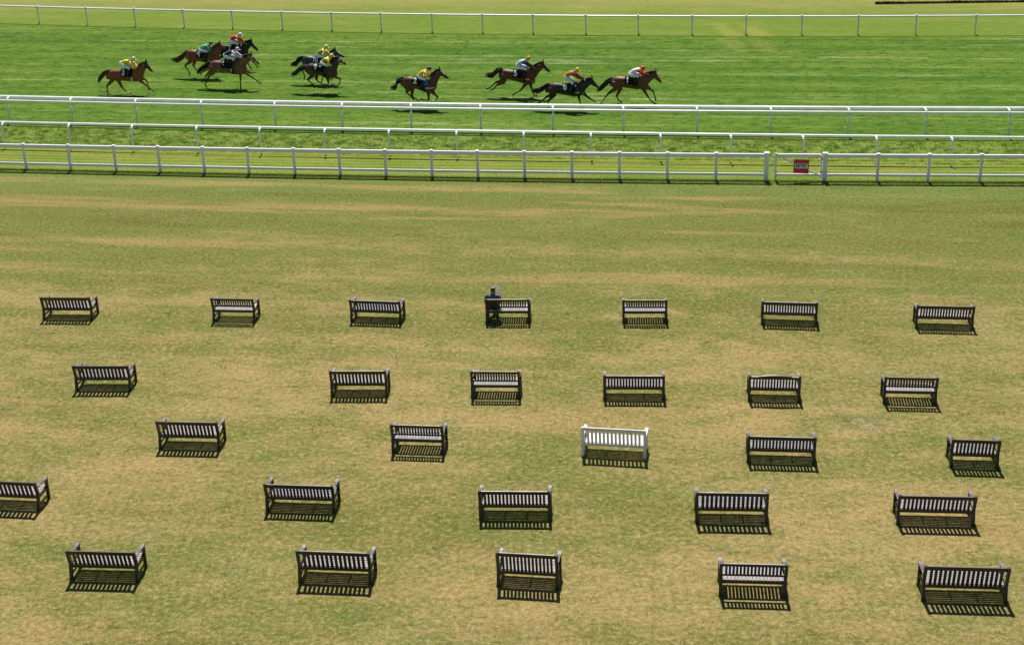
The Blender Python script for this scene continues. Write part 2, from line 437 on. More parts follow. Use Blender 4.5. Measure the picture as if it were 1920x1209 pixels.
HORSES = {
 '3': {'loc':[-21.59,82.72],'croup':[-0.551,1.426],'back':[0.087,1.451],'withers':[0.944,1.548],'buttock':[-0.91,1.012],'chest':[1.206,0.929],'b1':[0.784,0.722],'b2':[-0.371,0.798],'poll':[1.522,1.84],'muzzle':[1.902,1.314],'throat':[1.41,1.411],'tail':[[-0.764,1.343],[-1.088,1.188],[-1.306,0.958],[-1.502,0.701]],'h1':[[-0.579,0.816],[-0.926,0.497],[-0.934,0.088],[-0.868,-0.055]],'h2':[[-0.299,0.758],[-0.14,0.352],[0.158,0.073],[0.357,-0.033]],'f1':[[1.088,0.831],[1.447,0.54],[1.723,0.304],[1.914,0.189]],'f2':[[1.127,0.924],[1.383,0.774],[1.43,0.392],[1.444,0.255]],'butt':[0.005,1.829],'sh':[0.652,1.934],'head':[0.81,2.021],'hand':[0.974,1.584],'knee':[0.511,1.464],'foot':[0.451,1.125]},
 '4': {'loc':[-17.94,86.57],'croup':[-0.451,1.653],'back':[0.071,1.595],'withers':[0.82,1.684],'buttock':[-0.829,1.285],'chest':[1.252,1.128],'b1':[0.518,0.852],'b2':[-0.107,0.949],'poll':[1.345,2.007],'muzzle':[1.697,1.689],'throat':[1.334,1.569],'tail':[[-0.731,1.523],[-1.028,1.249],[-1.371,1.043],[-1.744,1.04]],'h1':[[-0.515,0.975],[-0.881,0.717],[-0.66,0.326],[-0.657,0.138]],'h2':[[-0.334,0.92],[-0.472,0.646],[-0.238,0.356],[-0.176,0.117]],'f1':[[0.779,0.882],[0.488,0.472],[0.137,0.332],[-0.041,0.16]],'f2':[[0.9,0.894],[1.04,0.554],[0.83,0.245],[0.713,0.141]],'butt':[0.083,1.697],'sh':[0.601,1.936],'head':[0.811,1.994],'hand':[0.836,1.667],'knee':[0.557,1.53],'foot':[0.364,1.055]},
 '7': {'loc':[-16.4,88.45],'croup':[-0.472,1.518],'back':[-0.007,1.503],'withers':[0.787,1.576],'buttock':[-0.794,1.188],'chest':[1.058,1.061],'b1':[0.561,0.746],'b2':[-0.115,0.811],'poll':[1.34,1.751],'muzzle':[1.774,1.151],'throat':[1.27,1.407],'tail':[[-0.697,1.431],[-0.971,1.222],[-1.202,1.082],[-1.458,1.046]],'h1':[[-0.463,0.837],[-0.801,0.696],[-0.698,0.314],[-0.608,0.14]],'h2':[[-0.306,0.782],[-0.48,0.503],[-0.256,0.225],[-0.162,0.086]],'f1':[[0.79,0.81],[1.046,0.5],[1.126,0.223],[1.222,0.102]],'f2':[[0.812,0.824],[1.216,0.549],[1.473,0.238],[1.603,0.099]],'butt':[0.008,1.83],'sh':[0.512,2.039],'head':[0.685,2.091],'hand':[1.005,1.612],'knee':[0.498,1.54],'foot':[0.345,1.091]},
 '6': {'loc':[-16.0,83.59],'croup':[-0.497,1.598],'back':[0.011,1.575],'withers':[0.838,1.689],'buttock':[-0.854,1.233],'chest':[1.356,1.102],'b1':[0.613,0.809],'b2':[-0.289,0.99],'poll':[1.708,1.933],'muzzle':[2.203,1.387],'throat':[1.635,1.53],'tail':[[-0.795,1.431],[-1.084,1.231],[-1.378,1.047],[-1.621,0.863]],'h1':[[-0.516,1.001],[-0.912,0.65],[-1.167,0.2],[-1.051,0.008]],'h2':[[-0.778,1.006],[-1.102,0.705],[-1.286,0.438],[-1.384,0.337]],'f1':[[1.024,0.914],[0.988,0.551],[0.95,0.17],[0.958,0.011]],'f2':[[1.156,0.89],[1.604,0.602],[1.937,0.35],[2.166,0.253]],'butt':[0.116,1.93],'sh':[0.715,2.146],'head':[0.926,2.222],'hand':[1.224,1.757],'knee':[0.667,1.671],'foot':[0.627,0.948]},
 '10': {'loc':[-10.77,84.07],'croup':[-0.513,1.625],'back':[-0.08,1.567],'withers':[0.768,1.618],'buttock':[-0.835,1.333],'chest':[1.135,1.103],'b1':[0.584,0.854],'b2':[-0.13,0.941],'poll':[1.151,1.954],'muzzle':[1.729,1.564],'throat':[1.195,1.499],'tail':[[-0.806,1.502],[-1.069,1.362],[-1.211,1.162],[-1.534,1.068]],'h1':[[-0.561,0.966],[-0.825,0.811],[-0.698,0.443],[-0.764,0.221]],'h2':[[-0.421,0.91],[-0.322,0.572],[-0.216,0.326],[-0.097,0.235]],'f1':[[0.594,0.914],[0.402,0.453],[0.309,0.267],[0.262,0.067]],'f2':[[0.773,0.919],[1.03,0.583],[0.881,0.274],[0.719,0.211]],'butt':[0.056,1.705],'sh':[0.515,1.981],'head':[0.655,2.103],'hand':[0.931,1.71],'knee':[0.542,1.525],'foot':[0.321,1.097]},
 '9': {'loc':[-10.4,81.79],'croup':[-0.404,1.652],'back':[-0.039,1.64],'withers':[0.667,1.719],'buttock':[-0.766,1.336],'chest':[1.063,1.112],'b1':[0.536,0.794],'b2':[0.031,0.984],'poll':[1.203,1.989],'muzzle':[1.667,1.622],'throat':[1.172,1.559],'tail':[[-0.726,1.456],[-1.042,1.334],[-1.307,1.108],[-1.609,0.985]],'h1':[[-0.329,0.981],[-0.629,0.753],[-0.28,0.457],[-0.25,0.216]],'h2':[[-0.128,0.983],[-0.183,0.683],[-0.053,0.578],[0.044,0.519]],'f1':[[0.545,0.839],[0.572,0.599],[0.512,0.404],[0.613,0.33]],'f2':[[0.814,0.901],[1.206,0.755],[1.133,0.469],[0.986,0.347]],'butt':[0.213,1.746],'sh':[0.655,1.956],'head':[0.83,2.067],'hand':[0.827,1.616],'knee':[0.531,1.525],'foot':[0.374,1.077]},
 '2': {'loc':[-4.63,77.54],'croup':[-0.478,1.712],'back':[-0.112,1.663],'withers':[0.651,1.678],'buttock':[-0.919,1.364],'chest':[0.984,1.225],'b1':[0.452,0.84],'b2':[-0.196,1.057],'poll':[1.194,2.079],'muzzle':[1.728,1.622],'throat':[1.214,1.657],'tail':[[-0.843,1.547],[-1.1,1.441],[-1.196,1.152],[-1.52,1.065]],'h1':[[-0.513,1.006],[-0.639,0.886],[-0.336,0.614],[-0.176,0.392]],'h2':[[-0.35,0.946],[-0.395,0.603],[-0.126,0.421],[0.068,0.323]],'f1':[[0.574,0.886],[0.58,0.466],[0.29,0.468],[0.044,0.56]],'f2':[[0.741,0.825],[1.024,0.565],[0.851,0.366],[0.611,0.329]],'butt':[0.026,1.776],'sh':[0.459,2.027],'head':[0.651,2.101],'hand':[0.73,1.678],'knee':[0.382,1.532],'foot':[0.204,1.139]},
 '5': {'loc':[0.62,79.43],'croup':[-0.669,1.547],'back':[-0.104,1.473],'withers':[0.747,1.536],'buttock':[-0.939,1.182],'chest':[1.0,0.884],'b1':[0.351,0.736],'b2':[-0.308,0.929],'poll':[1.475,1.917],'muzzle':[1.888,1.401],'throat':[1.388,1.469],'tail':[[-0.844,1.498],[-1.054,1.371],[-1.314,1.132],[-1.71,1.151]],'h1':[[-0.795,0.866],[-1.128,0.815],[-1.488,0.495],[-1.776,0.438]],'h2':[[-0.777,0.742],[-1.105,0.612],[-1.28,0.404],[-1.473,0.338]],'f1':[[0.528,0.752],[0.251,0.401],[-0.069,0.214],[-0.23,0.11]],'f2':[[0.725,0.693],[0.844,0.345],[0.932,0.044],[1.009,-0.067]],'butt':[0.03,1.788],'sh':[0.46,2.025],'head':[0.688,2.105],'hand':[0.953,1.653],'knee':[0.526,1.493],'foot':[0.392,1.162]},
 '8': {'loc':[3.25,76.2],'croup':[-0.613,1.466],'back':[-0.18,1.383],'withers':[0.649,1.478],'buttock':[-1.143,1.055],'chest':[0.9,0.996],'b1':[0.325,0.702],'b2':[-0.504,0.862],'poll':[1.279,1.681],'muzzle':[1.688,1.202],'throat':[1.218,1.356],'tail':[[-1.051,1.335],[-1.272,1.153],[-1.533,1.011],[-1.912,1.007]],'h1':[[-0.804,0.85],[-1.125,0.686],[-1.468,0.402],[-1.811,0.176]],'h2':[[-0.721,0.748],[-1.024,0.464],[-1.097,0.181],[-1.051,0.08]],'f1':[[0.578,0.824],[0.655,0.546],[0.75,0.227],[0.801,0.115]],'f2':[[0.786,0.884],[1.179,0.568],[1.553,0.38],[1.738,0.302]],'butt':[-0.135,1.8],'sh':[0.32,2.041],'head':[0.537,2.109],'hand':[0.886,1.631],'knee':[0.235,1.407],'foot':[0.131,0.948]},
 '1': {'loc':[6.59,77.14],'croup':[-0.66,1.481],'back':[-0.183,1.449],'withers':[0.648,1.525],'buttock':[-1.026,1.08],'chest':[0.961,0.897],'b1':[0.454,0.772],'b2':[-0.341,0.873],'poll':[1.356,1.73],'muzzle':[1.717,1.157],'throat':[1.3,1.382],'tail':[[-0.97,1.282],[-1.217,1.098],[-1.478,0.854],[-1.759,0.681]],'h1':[[-0.767,0.81],[-1.126,0.564],[-1.407,0.196],[-1.488,0.025]],'h2':[[-0.511,0.751],[-0.703,0.385],[-0.583,0.122],[-0.439,0.013]],'f1':[[0.741,0.825],[0.974,0.425],[1.214,0.124],[1.374,0.025]],'f2':[[0.94,0.867],[1.231,0.648],[1.354,0.325],[1.371,0.204]],'butt':[-0.025,1.651],'sh':[0.507,1.895],'head':[0.693,1.884],'hand':[0.931,1.619],'knee':[0.411,1.454],'foot':[0.215,1.071]},
}

# ------------------------------------------------------------------ the course: lines of the rails
POLY = {'F': (7.163e-4, -0.14618, 64.1315), 'M': (5.678e-4, -0.17005, 67.1252),
        'D': (8.468e-4, -0.16702, 71.9098), 'R': (1.4741e-3, -0.20483, 97.3055)}
def line_y(k, x):
    a, b, c = POLY[k]
    x = np.asarray(x, float)
    xc = np.clip(x, -38.0, 38.0)
    return a * xc * xc + b * xc + c + (2 * a * xc + b) * (x - xc)

def strip(name, lo, hi, z, mat, label):
    xs = np.concatenate([[-700, -300, -120, -70], np.linspace(-40, 40, 41), [70, 120, 300, 700]])
    a, b = lo(xs), hi(xs)
    vs_ = [(x, y, z) for x, y in zip(xs, a)] + [(x, y, z) for x, y in zip(xs, b)]
    n = len(xs)
    m = MB(); m.add(vs_, [(i, i + 1, n + i + 1, n + i) for i in range(n - 1)])
    return tag(m.build(name, mat), label=label, kind='structure')

G_LAWN, G_TRACK, G_ROUGH, G_VERGE, G_IN = (ground_mat(z, b) for z, b in (('lawn', 0.55), ('track', 0.5), ('rough', 0.9), ('verge', 0.6), ('infield', 0.5)))
m = MB(); m.add([(-1500, -300, 0), (1500, -300, 0), (1500, 2500, 0), (-1500, 2500, 0)], [(0, 1, 2, 3)])
tag(m.build('lawn', G_LAWN), label='dry mown lawn with tan and green patches under the benches', kind='structure')
F0 = lambda x: line_y('F', x) - 0.05
M0 = lambda x: line_y('M', x) + 0.15
D0 = lambda x: line_y('D', x) - 0.78
R0 = lambda x: line_y('R', x) - 0.92
strip('grass_verge', F0, M0, 0.004, G_VERGE, 'yellow green mown verge behind the white fence')
strip('rough_strip', M0, D0, 0.004, G_ROUGH, 'tussocky unmown strip between the two white rails')
strip('racetrack', D0, R0, 0.004, G_TRACK, 'bright green turf racetrack')
strip('infield', R0, lambda x: line_y('R', x) + 1200, 0.004, G_IN, 'yellow green infield beyond the far rail')

# ------------------------------------------------------------------ grass blades
def blades(name, mat, xy, h, w, label, lean=0.6, clump=0.0):
    n = len(xy)
    ang = RNG.uniform(0, 2 * np.pi, n)
    hh = h * RNG.uniform(0.55, 1.25, n)
    ww = w * RNG.uniform(0.7, 1.3, n)
    dx, dy = np.cos(ang) * ww, np.sin(ang) * ww
    la = RNG.uniform(0, 2 * np.pi, n); lr = hh * RNG.uniform(0.1, lean, n)
    v = np.empty((n, 3, 3))
    v[:, 0] = np.stack([xy[:, 0] - dx, xy[:, 1] - dy, np.full(n, 0.0)], 1)
    v[:, 1] = np.stack([xy[:, 0] + dx, xy[:, 1] + dy, np.full(n, 0.0)], 1)
    v[:, 2] = np.stack([xy[:, 0] + np.cos(la) * lr, xy[:, 1] + np.sin(la) * lr, hh], 1)
    me = bpy.data.meshes.new(name)
    me.vertices.add(3 * n); me.loops.add(3 * n); me.polygons.add(n)
    me.vertices.foreach_set('co', v.reshape(-1))
    me.loops.foreach_set('vertex_index', np.arange(3 * n, dtype=np.int32))
    me.polygons.foreach_set('loop_start', np.arange(0, 3 * n, 3, dtype=np.int32))
    me.polygons.foreach_set('loop_total', np.full(n, 3, dtype=np.int32))
    at = me.attributes.new('rnd', 'FLOAT', 'POINT')
    at.data.foreach_set('value', np.repeat(RNG.random(n), 3).astype(np.float32))
    me.update()
    me.materials.append(mat)
    return tag(link(name, me), label, 'grass', kind='stuff')

def band(n, lo, hi, xr):
    x = RNG.uniform(xr[0], xr[1], n)
    t = RNG.random(n)
    return np.stack([x, lo(x) + (hi(x) - lo(x)) * t], 1)

def clumped(n, lo, hi, xr, nc, r):
    c = band(nc, lo, hi, xr)
    i = RNG.integers(0, nc, n)
    rr = r * np.sqrt(RNG.random(n)) * RNG.uniform(0.4, 1.3, nc)[i]; a = RNG.uniform(0, 2 * np.pi, n)
    p = c[i] + np.stack([np.cos(a) * rr * 1.5, np.sin(a) * rr], 1)
    ok = (p[:, 1] > lo(p[:, 0])) & (p[:, 1] < hi(p[:, 0]))
    return p[ok]

B_LAWN, B_TRACK, B_ROUGH, B_VERGE, B_FR = (blade_mat(z) for z in ('lawn', 'track', 'rough', 'verge', 'fringe'))
y_ = RNG.uniform(26.5, 64, 300000) ; x_ = RNG.uniform(-1, 1, 300000) * (0.345 * y_ + 3.5)
pts = np.stack([x_, y_], 1)
pts = pts[pts[:, 1] < F0(pts[:, 0])]
blades('lawn_grass', B_LAWN, pts, 0.020, 0.008, 'short mown dry grass blades of the lawn')
xr = (-44, 42)
blades('fence_grass', B_FR, np.concatenate([band(30000, lambda x: F0(x) - 0.62, lambda x: F0(x) + 0.1, (-31, 30)), band(22000, lambda x: F0(x) - 0.30, lambda x: F0(x) + 0.18, (-31, 30))]), 0.045, 0.008, 'longer green grass along the foot of the white fence')
blades('verge_grass', B_VERGE, band(60000, F0, M0, (-33, 31)), 0.04, 0.009, 'yellow green grass blades of the verge')
blades('rough_grass', B_ROUGH, np.concatenate([band(30000, M0, D0, (-34, 32)), clumped(70000, M0, D0, (-34, 32), 2200, 0.16)]), 0.09, 0.012, 'tussocky grass between the two white rails')
blades('track_grass', B_TRACK, np.concatenate([band(160000, D0, R0, xr), clumped(60000, D0, R0, xr, 5000, 0.25)]), 0.05, 0.011, 'lush green grass blades of the racetrack')

# ------------------------------------------------------------------ far and middle running rails
def rail_line(key, off, z, x0, x1, step=1.0):
    xs = np.arange(x0, x1 + 0.01, step)
    return [(float(x), float(line_y(key, x)) + off, z) for x in xs]

R_X = [-40.1, -36.5, -32.95, -29.22, -25.61, -22.03, -18.52, -14.99, -11.54, -8.17, -4.74, -1.38, 1.94, 5.36, 8.72, 12.12, 15.5, 18.97, 22.43, 25.97, 29.59, 33.1, 36.6]
far_rail = empty('running_rail', (0, float(line_y('R', 0)), 0))
tag(far_rail, 'farthest single white running rail on posts beyond the horses', 'rail', 'white racecourse rails')
def child(mb, name, mat, root, smooth=False):
    for i, v in enumerate(mb.v):
        mb.v[i] = (v[0] - root.location.x, v[1] - root.location.y, v[2] - root.location.z)
    return mb.build(name, mat, root, smooth)
child(MB().tube(rail_line('R', 0, 1.155, -42, 39), [(0.085, 0.062)] * 82, 10), 'rail', M_PLASTIC, far_rail, True)
_pm = MB().tube([(0, 0, -0.1), (0, 0, 1.11)], 0.054, 8).mesh('post', M_PLASTIC, True)
_cm = MB().ball((0, 0, 0), (0.085, 0.080, 0.05), 10, 6).mesh('cap', M_PLASTIC, True)
for x in R_X:
    p_ = link('post', _pm, far_rail, (x, float(line_y('R', x)) - far_rail.location.y, 0), (0, random.uniform(-0.018, 0.018), random.uniform(-0.05, 0.05)))
    link('cap', _cm, p_, (0, 0, 1.215))

D_X = [-33.5, -29.9, -26.3, -22.76, -19.19, -15.65, -11.8, -8.31, -4.77, -1.27, 2.31, 5.77, 9.34, 12.84, 16.48, 20.08, 23.92, 27.5, 31.1]
dbl = empty('running_rail', (0, float(line_y('D', 0)), 0))
tag(dbl, 'double barred white running rail just in front of the galloping horses', 'rail', 'white racecourse rails')
child(MB().tube(rail_line('D', 0.0, 1.19, -35, 33), [0.066] * 69, 10), 'front_bar', M_PLASTIC, dbl, True)
child(MB().tube(rail_line('D', 0.50, 1.285, -35, 33), [(0.10, 0.085)] * 69, 10), 'rear_bar', M_PLASTIC, dbl, True)
_pm = MB().tube([(0, 0, -0.1), (0, 0, 0.6), (0, 0, 1.17)], [0.052, 0.050, 0.048], 8).mesh('post', M_PLASTIC, True)
_am = MB().tube([(0, -0.03, 1.21), (0, 0.10, 1.30), (0, 0.30, 1.335), (0, 0.52, 1.33)], [(0.05, 0.03)] * 4, 8, flat_axis=(1, 0, 0)).mesh('bracket', M_PLASTIC, True)
for x in D_X:
    p_ = link('post', _pm, dbl, (x, float(line_y('D', x)) - dbl.location.y, 0), (0, random.uniform(-0.018, 0.018), random.uniform(-0.05, 0.05)))
    link('bracket', _am, p_)

M_X = [-31.5, -28.2, -24.96, -21.51, -18.27, -14.99, -11.84, -8.69, -5.56, -2.34, 0.79, 3.92, 7.08, 10.22, 13.44, 16.64, 19.9, 23.2, 26.4, 29.6]
mid_rail = empty('running_rail', (0, float(line_y('M', 0)), 0))
tag(mid_rail, 'single white running rail on hooked posts behind the wired fence', 'rail', 'white racecourse rails')
child(MB().tube(rail_line('M', 0.36, 1.235, -33, 31), [(0.075, 0.066)] * 65, 10), 'rail', M_PLASTIC, mid_rail, True)
_pm = MB().tube([(0, 0, -0.1), (0, 0, 0.6), (0, 0, 1.0), (0, 0.02, 1.10), (0, 0.08, 1.18), (0, 0.18, 1.225), (0, 0.36, 1.235)], [0.05, 0.048, 0.048, 0.05, 0.052, 0.052, 0.05], 8).mesh('post', M_PLASTIC, True)
for x in M_X:
    link('post', _pm, mid_rail, (x, float(line_y('M', x)) - mid_rail.location.y, 0), (0, random.uniform(-0.018, 0.018), random.uniform(-0.05, 0.05)))

# ------------------------------------------------------------------ the wired white fence and its gate
F_X = [-29.4, -27.2, -24.98, -22.76, -20.55, -18.32, -16.18, -14.04, -11.93, -9.76, -7.65, -5.53, -3.42, -1.34, 0.77, 2.88, 4.98, 7.08, 9.19]
F_GATE_L, F_GATE_A, F_GATE_R = 11.36, 11.72, 13.86
F_X2 = [16.11, 18.26, 20.44, 22.65, 24.85, 27.05]
def fpt(x, z=0.0): return Vector((x, float(line_y('F', x)), z))
WIRE_Z = (0.44, 0.57, 0.70, 0.83, 0.96)
def post_mesh(w, h, name='post'):
    mb = MB().box((0, 0, h / 2 - 0.06), (w, w, h + 0.12), 0.012)
    return mb.mesh(name, M_PAINT)
def cap_mesh(w):
    c = w / 2 + 0.012
    mb = MB(); mb.add([(-c, -c, 0), (c, -c, 0), (c, c, 0), (-c, c, 0), (-c, -c, 0.022), (c, -c, 0.022), (c, c, 0.022), (-c, c, 0.022), (0, 0, 0.05)],
       [(3, 2, 1, 0), (0, 1, 5, 4), (1, 2, 6, 5), (2, 3, 7, 6), (3, 0, 4, 7), (4, 5, 8), (5, 6, 8), (6, 7, 8), (7, 4, 8)])
    return mb.mesh('cap', M_PAINT)
PM, PMB = post_mesh(0.125, 1.23), post_mesh(0.20, 1.25)
CM, CMB = cap_mesh(0.125), cap_mesh(0.20)

def bay(root, a, b, ga, gb, wires=True):
    """two rails and the wires between two posts, ends clear of the posts by ga and gb"""
    A, B = fpt(a), fpt(b)
    u = (B - A).normalized(); A = A + u * ga; B = B - u * gb
    L = (B - A).length; c = (A + B) / 2 - root.location
    rz = math.atan2(u.y, u.x)
    slab('top_rail', (round(L, 3), 0.118, 0.160), M_PAINT, root, (c.x, c.y, 1.135), (0, 0, rz), 0.012)
    slab('lower_rail', (round(L, 3), 0.10, 0.100), M_PAINT, root, (c.x, c.y, 0.275), (0, 0, rz), 0.010)

def wires(root, xs, name='wire'):
    for z in WIRE_Z:
        mb = MB().tube([fpt(x, z) + Vector((0, 0.086, 0)) for x in xs], [(0.005, 0.012)] * len(xs), 6)
        child(mb, name, M_WIRE, root)
def netting(root, x0, x1):
    mb = MB()
    for x in np.arange(x0, x1, 0.10):
        p = fpt(float(x)) + Vector((0, 0.105, 0))
        mb.tube([p + Vector((0, 0, 0.03)), p + Vector((0, 0, 1.06))], 0.0014, 3, cap=False)
    o = child(mb, 'wire_netting', M_NET, root)
    o['kind'] = 'stuff'

fence_l = empty('wired_fence', fpt(-9.76))
tag(fence_l, 'long white post and rail fence with yellow wires, left of the gate', 'fence', 'white wired fences')
xs = F_X + [F_GATE_L]
for i, x in enumerate(xs):
    big = i == len(xs) - 1
    p_ = link('post', PMB if big else PM, fence_l, fpt(x) - fence_l.location, (0, 0, -0.14))
    link('cap', CMB if big else CM, p_, (0, 0, 1.252 if big else 1.232))
    if i: bay(fence_l, xs[i - 1], x, 0.064, 0.102 if big else 0.064)
wires(fence_l, xs)
netting(fence_l, xs[0], xs[-1])

fence_r = empty('wired_fence', fpt(18.26))
tag(fence_r, 'white post and rail fence with yellow wires, right of the gate', 'fence', 'white wired fences')
xs = [F_GATE_R] + F_X2
for i, x in enumerate(xs):
    big = i == 0
    p_ = link('post', PMB if big else PM, fence_r, fpt(x) - fence_r.location, (0, 0, -0.10))
    link('cap', CMB if big else CM, p_, (0, 0, 1.252 if big else 1.232))
    if i: bay(fence_r, xs[i - 1], x, 0.102 if i == 1 else 0.064, 0.064)
wires(fence_r, xs)
netting(fence_r, xs[0], xs[-1])

A, B = fpt(F_GATE_A), fpt(F_GATE_R)
gu = (B - A).normalized(); grz = math.atan2(gu.y, gu.x)
gate = empty('wicket_gate', A, grz)
tag(gate, 'white wired gate with diagonal brace between two thick gate posts', 'gate')
GL = (B - A).length - 0.12
slab('stile', (0.09, 0.08, 1.20), M_PAINT, gate, (0.045, 0, 0.66), None, 0.010)
slab('stile', (0.07, 0.07, 1.02), M_PAINT, gate, (GL - 0.035, 0, 0.66), None, 0.010)
slab('top_rail', (GL - 0.165, 0.115, 0.155), M_PAINT, gate, (0.09 + (GL - 0.16) / 2, 0, 1.135), None, 0.010)
slab('lower_rail', (GL - 0.165, 0.09, 0.095), M_PAINT, gate, (0.09 + (GL - 0.16) / 2, 0, 0.275), None, 0.010)
_b0, _b1 = Vector((0.30, -0.075, 1.05)), Vector((GL - 0.05, -0.075, 0.25))
slab('brace', (round((_b1 - _b0).length, 3), 0.055, 0.06), M_PAINT, gate, (_b0 + _b1) / 2, (0, math.atan2(-(_b1 - _b0).z, (_b1 - _b0).x), 0), 0.006)
for z in WIRE_Z:
    MB().tube([(0.06, 0.05, z), (GL - 0.04, 0.05, z)], [(0.005, 0.012)] * 2, 6).build('wire', M_WIRE, gate)
for z in (0.95, 0.30):
    MB().tube([(-0.27, -0.01, z + 0.03), (-0.14, -0.01, z - 0.02), (0.01, -0.01, z + 0.02)], 0.014, 6).build('latch_chain', M_PAINT, gate)
for z in (0.42, 1.0):
    MB().box((GL + 0.0, -0.06, z), (0.10, 0.02, 0.05), 0.004).build('hinge', M_IRON, gate)

# the sign on the gate
M_SIGNRED = plain('sign_red', (0.80, 0.040, 0.025), 0.45, 0.4, 0.08)
M_SIGNWHITE = plain('sign_white', (0.92, 0.92, 0.95), 0.45, 0.4, 0.05)
M_SIGNEDGE = plain('sign_orange_edge', (0.85, 0.30, 0.14), 0.45, 0.4, 0.05)
M_INK = plain('sign_ink', (0.012, 0.016, 0.045), 0.5, 0.3, 0.05)
sp = A + gu * 1.12
sign = empty('entry_sign', (sp.x, sp.y - 0.115, 0.68), grz)
sign.rotation_euler = (math.radians(-6), math.radians(1.2), grz)
tag(sign, 'red board sign reading ENTRY on a white panel, hung on the gate', 'sign')
MB().box((0, 0, 0), (0.66, 0.014, 0.62), 0.004).build('board', M_SIGNRED, sign)
for z in (-0.298, 0.298): MB().box((0, -0.0092, z), (0.655, 0.004, 0.018)).build('edge_strip', M_SIGNEDGE, sign)
MB().box((0, -0.0095, 0.02), (0.56, 0.005, 0.215), 0.001).build('white_panel', M_SIGNWHITE, sign)
def text_mesh(s, size, mat, name, extrude=0.002, bold=0.0, spacing=1.0):
    cu = bpy.data.curves.new(name, 'FONT')
    cu.body = s; cu.size = size; cu.align_x = 'CENTER'; cu.align_y = 'CENTER'
    cu.extrude = extrude; cu.offset = bold; cu.space_character = spacing
    o = bpy.data.objects.new(name, cu); COL.objects.link(o)
    dg = bpy.context.evaluated_depsgraph_get()
    me = bpy.data.meshes.new_from_object(o.evaluated_get(dg))
    bpy.data.objects.remove(o); bpy.data.curves.remove(cu)
    me.name = name
    me.materials.clear(); me.materials.append(mat)
    return me
tm = text_mesh('ENTRY', 0.20, M_INK, 'lettering', 0.002, 0.007, 1.12)
to = link('lettering', tm, sign, (0, -0.0155, 0.018), (math.pi / 2, 0, 0)); to.scale = (0.72, 1, 1)

# ------------------------------------------------------------------ low dark strip at the far edge, its nature unknown
nt = NT('dark_strip_flecks')
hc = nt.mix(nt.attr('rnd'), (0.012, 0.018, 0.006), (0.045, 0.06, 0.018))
M_DARK_STRIP = nt.principled(hc, 0.8, 0.2)
def dark_strip(x0, y0, x1, y1):
    root = empty('dark_strip', (x0, y0, 0))
    tag(root, 'low dark strip in the top right corner of the infield', 'dark_strip')
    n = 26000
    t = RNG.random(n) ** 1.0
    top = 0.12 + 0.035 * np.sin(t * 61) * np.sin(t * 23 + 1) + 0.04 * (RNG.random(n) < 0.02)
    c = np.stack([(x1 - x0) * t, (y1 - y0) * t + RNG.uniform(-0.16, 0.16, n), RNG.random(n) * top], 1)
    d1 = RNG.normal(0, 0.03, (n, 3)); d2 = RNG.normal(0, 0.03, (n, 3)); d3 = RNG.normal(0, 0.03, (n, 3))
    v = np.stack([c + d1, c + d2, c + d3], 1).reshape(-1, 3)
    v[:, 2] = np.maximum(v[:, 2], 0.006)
    me = bpy.data.meshes.new('strip_flecks')
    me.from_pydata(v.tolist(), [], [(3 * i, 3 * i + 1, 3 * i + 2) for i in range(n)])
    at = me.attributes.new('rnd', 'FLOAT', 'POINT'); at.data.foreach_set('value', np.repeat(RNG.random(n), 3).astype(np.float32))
    me.materials.append(M_DARK_STRIP)
    link('strip_flecks', me, root)
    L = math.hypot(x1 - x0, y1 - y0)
    MB().box((L / 2, 0, 0.042), (L, 0.20, 0.084), 0.02).build('core', M_DARK_STRIP, root, rot=(0, 0, math.atan2(y1 - y0, x1 - x0)))
dark_strip(26.0, 103.75, 58.0, 101.0)

# ------------------------------------------------------------------ benches
YO = 0.085                                          # the feet of the back legs splay backwards by this much
def bench_post(H, tilt, w=0.076, d=0.074, seat=0.43):
    prof = [(0.0, 0.0), (0.02, 0.14), (YO, seat), (YO - tilt, H)]         # (y, z) of the centre line
    mb = MB()
    fr, bk = [], []
    for y, z in prof:
        fr.append((y + d / 2, z)); bk.append((y - d / 2, z))
    vs_, n = [], len(prof)
    for x in (-w / 2, w / 2):
        vs_ += [(x, y, z) for y, z in fr] + [(x, y, z) for y, z in bk]
    fs = []
    for i in range(n - 1):
        fs += [(i, i + 1, 2 * n + i + 1, 2 * n + i), (n + i + 1, n + i, 3 * n + i, 3 * n + i + 1),
               (i + 1, i, n + i, n + i + 1), (2 * n + i, 2 * n + i + 1, 3 * n + i + 1, 3 * n + i)]
    fs += [(n - 1, 2 * n - 1, 4 * n - 1, 3 * n - 1), (0, 2 * n, 3 * n, n)]
    mb.add(vs_, fs)
    return mb

_arm = {}
def arm_mesh(mat, zb, depth):
    key = (mat.name, round(zb, 3), round(depth, 3))
    if key in _arm: return _arm[key]
    prof = [(0.036, zb + 0.015), (0.16, zb + 0.028), (0.32, zb + 0.010), (0.46, zb - 0.002), (depth + 0.03, zb + 0.012), (depth + 0.075, zb + 0.004)]
    mb = MB(); vs_ = []
    wd = [0.062, 0.072, 0.080, 0.086, 0.088, 0.070]
    for (y, z), w in zip(prof, wd):
        vs_ += [(-w / 2, y, z), (w / 2, y, z), (w / 2, y, z - 0.034), (-w / 2, y, z - 0.034)]
    fs = []
    for i in range(len(prof) - 1):
        for k in range(4):
            k2 = (k + 1) % 4
            fs.append((i * 4 + k, i * 4 + k2, (i + 1) * 4 + k2, (i + 1) * 4 + k))
    fs += [(3, 2, 1, 0), tuple(4 * (len(prof) - 1) + k for k in range(4))]
    mb.add(vs_, fs)
    _arm[key] = mb.mesh('armrest', mat)
    return _arm[key]

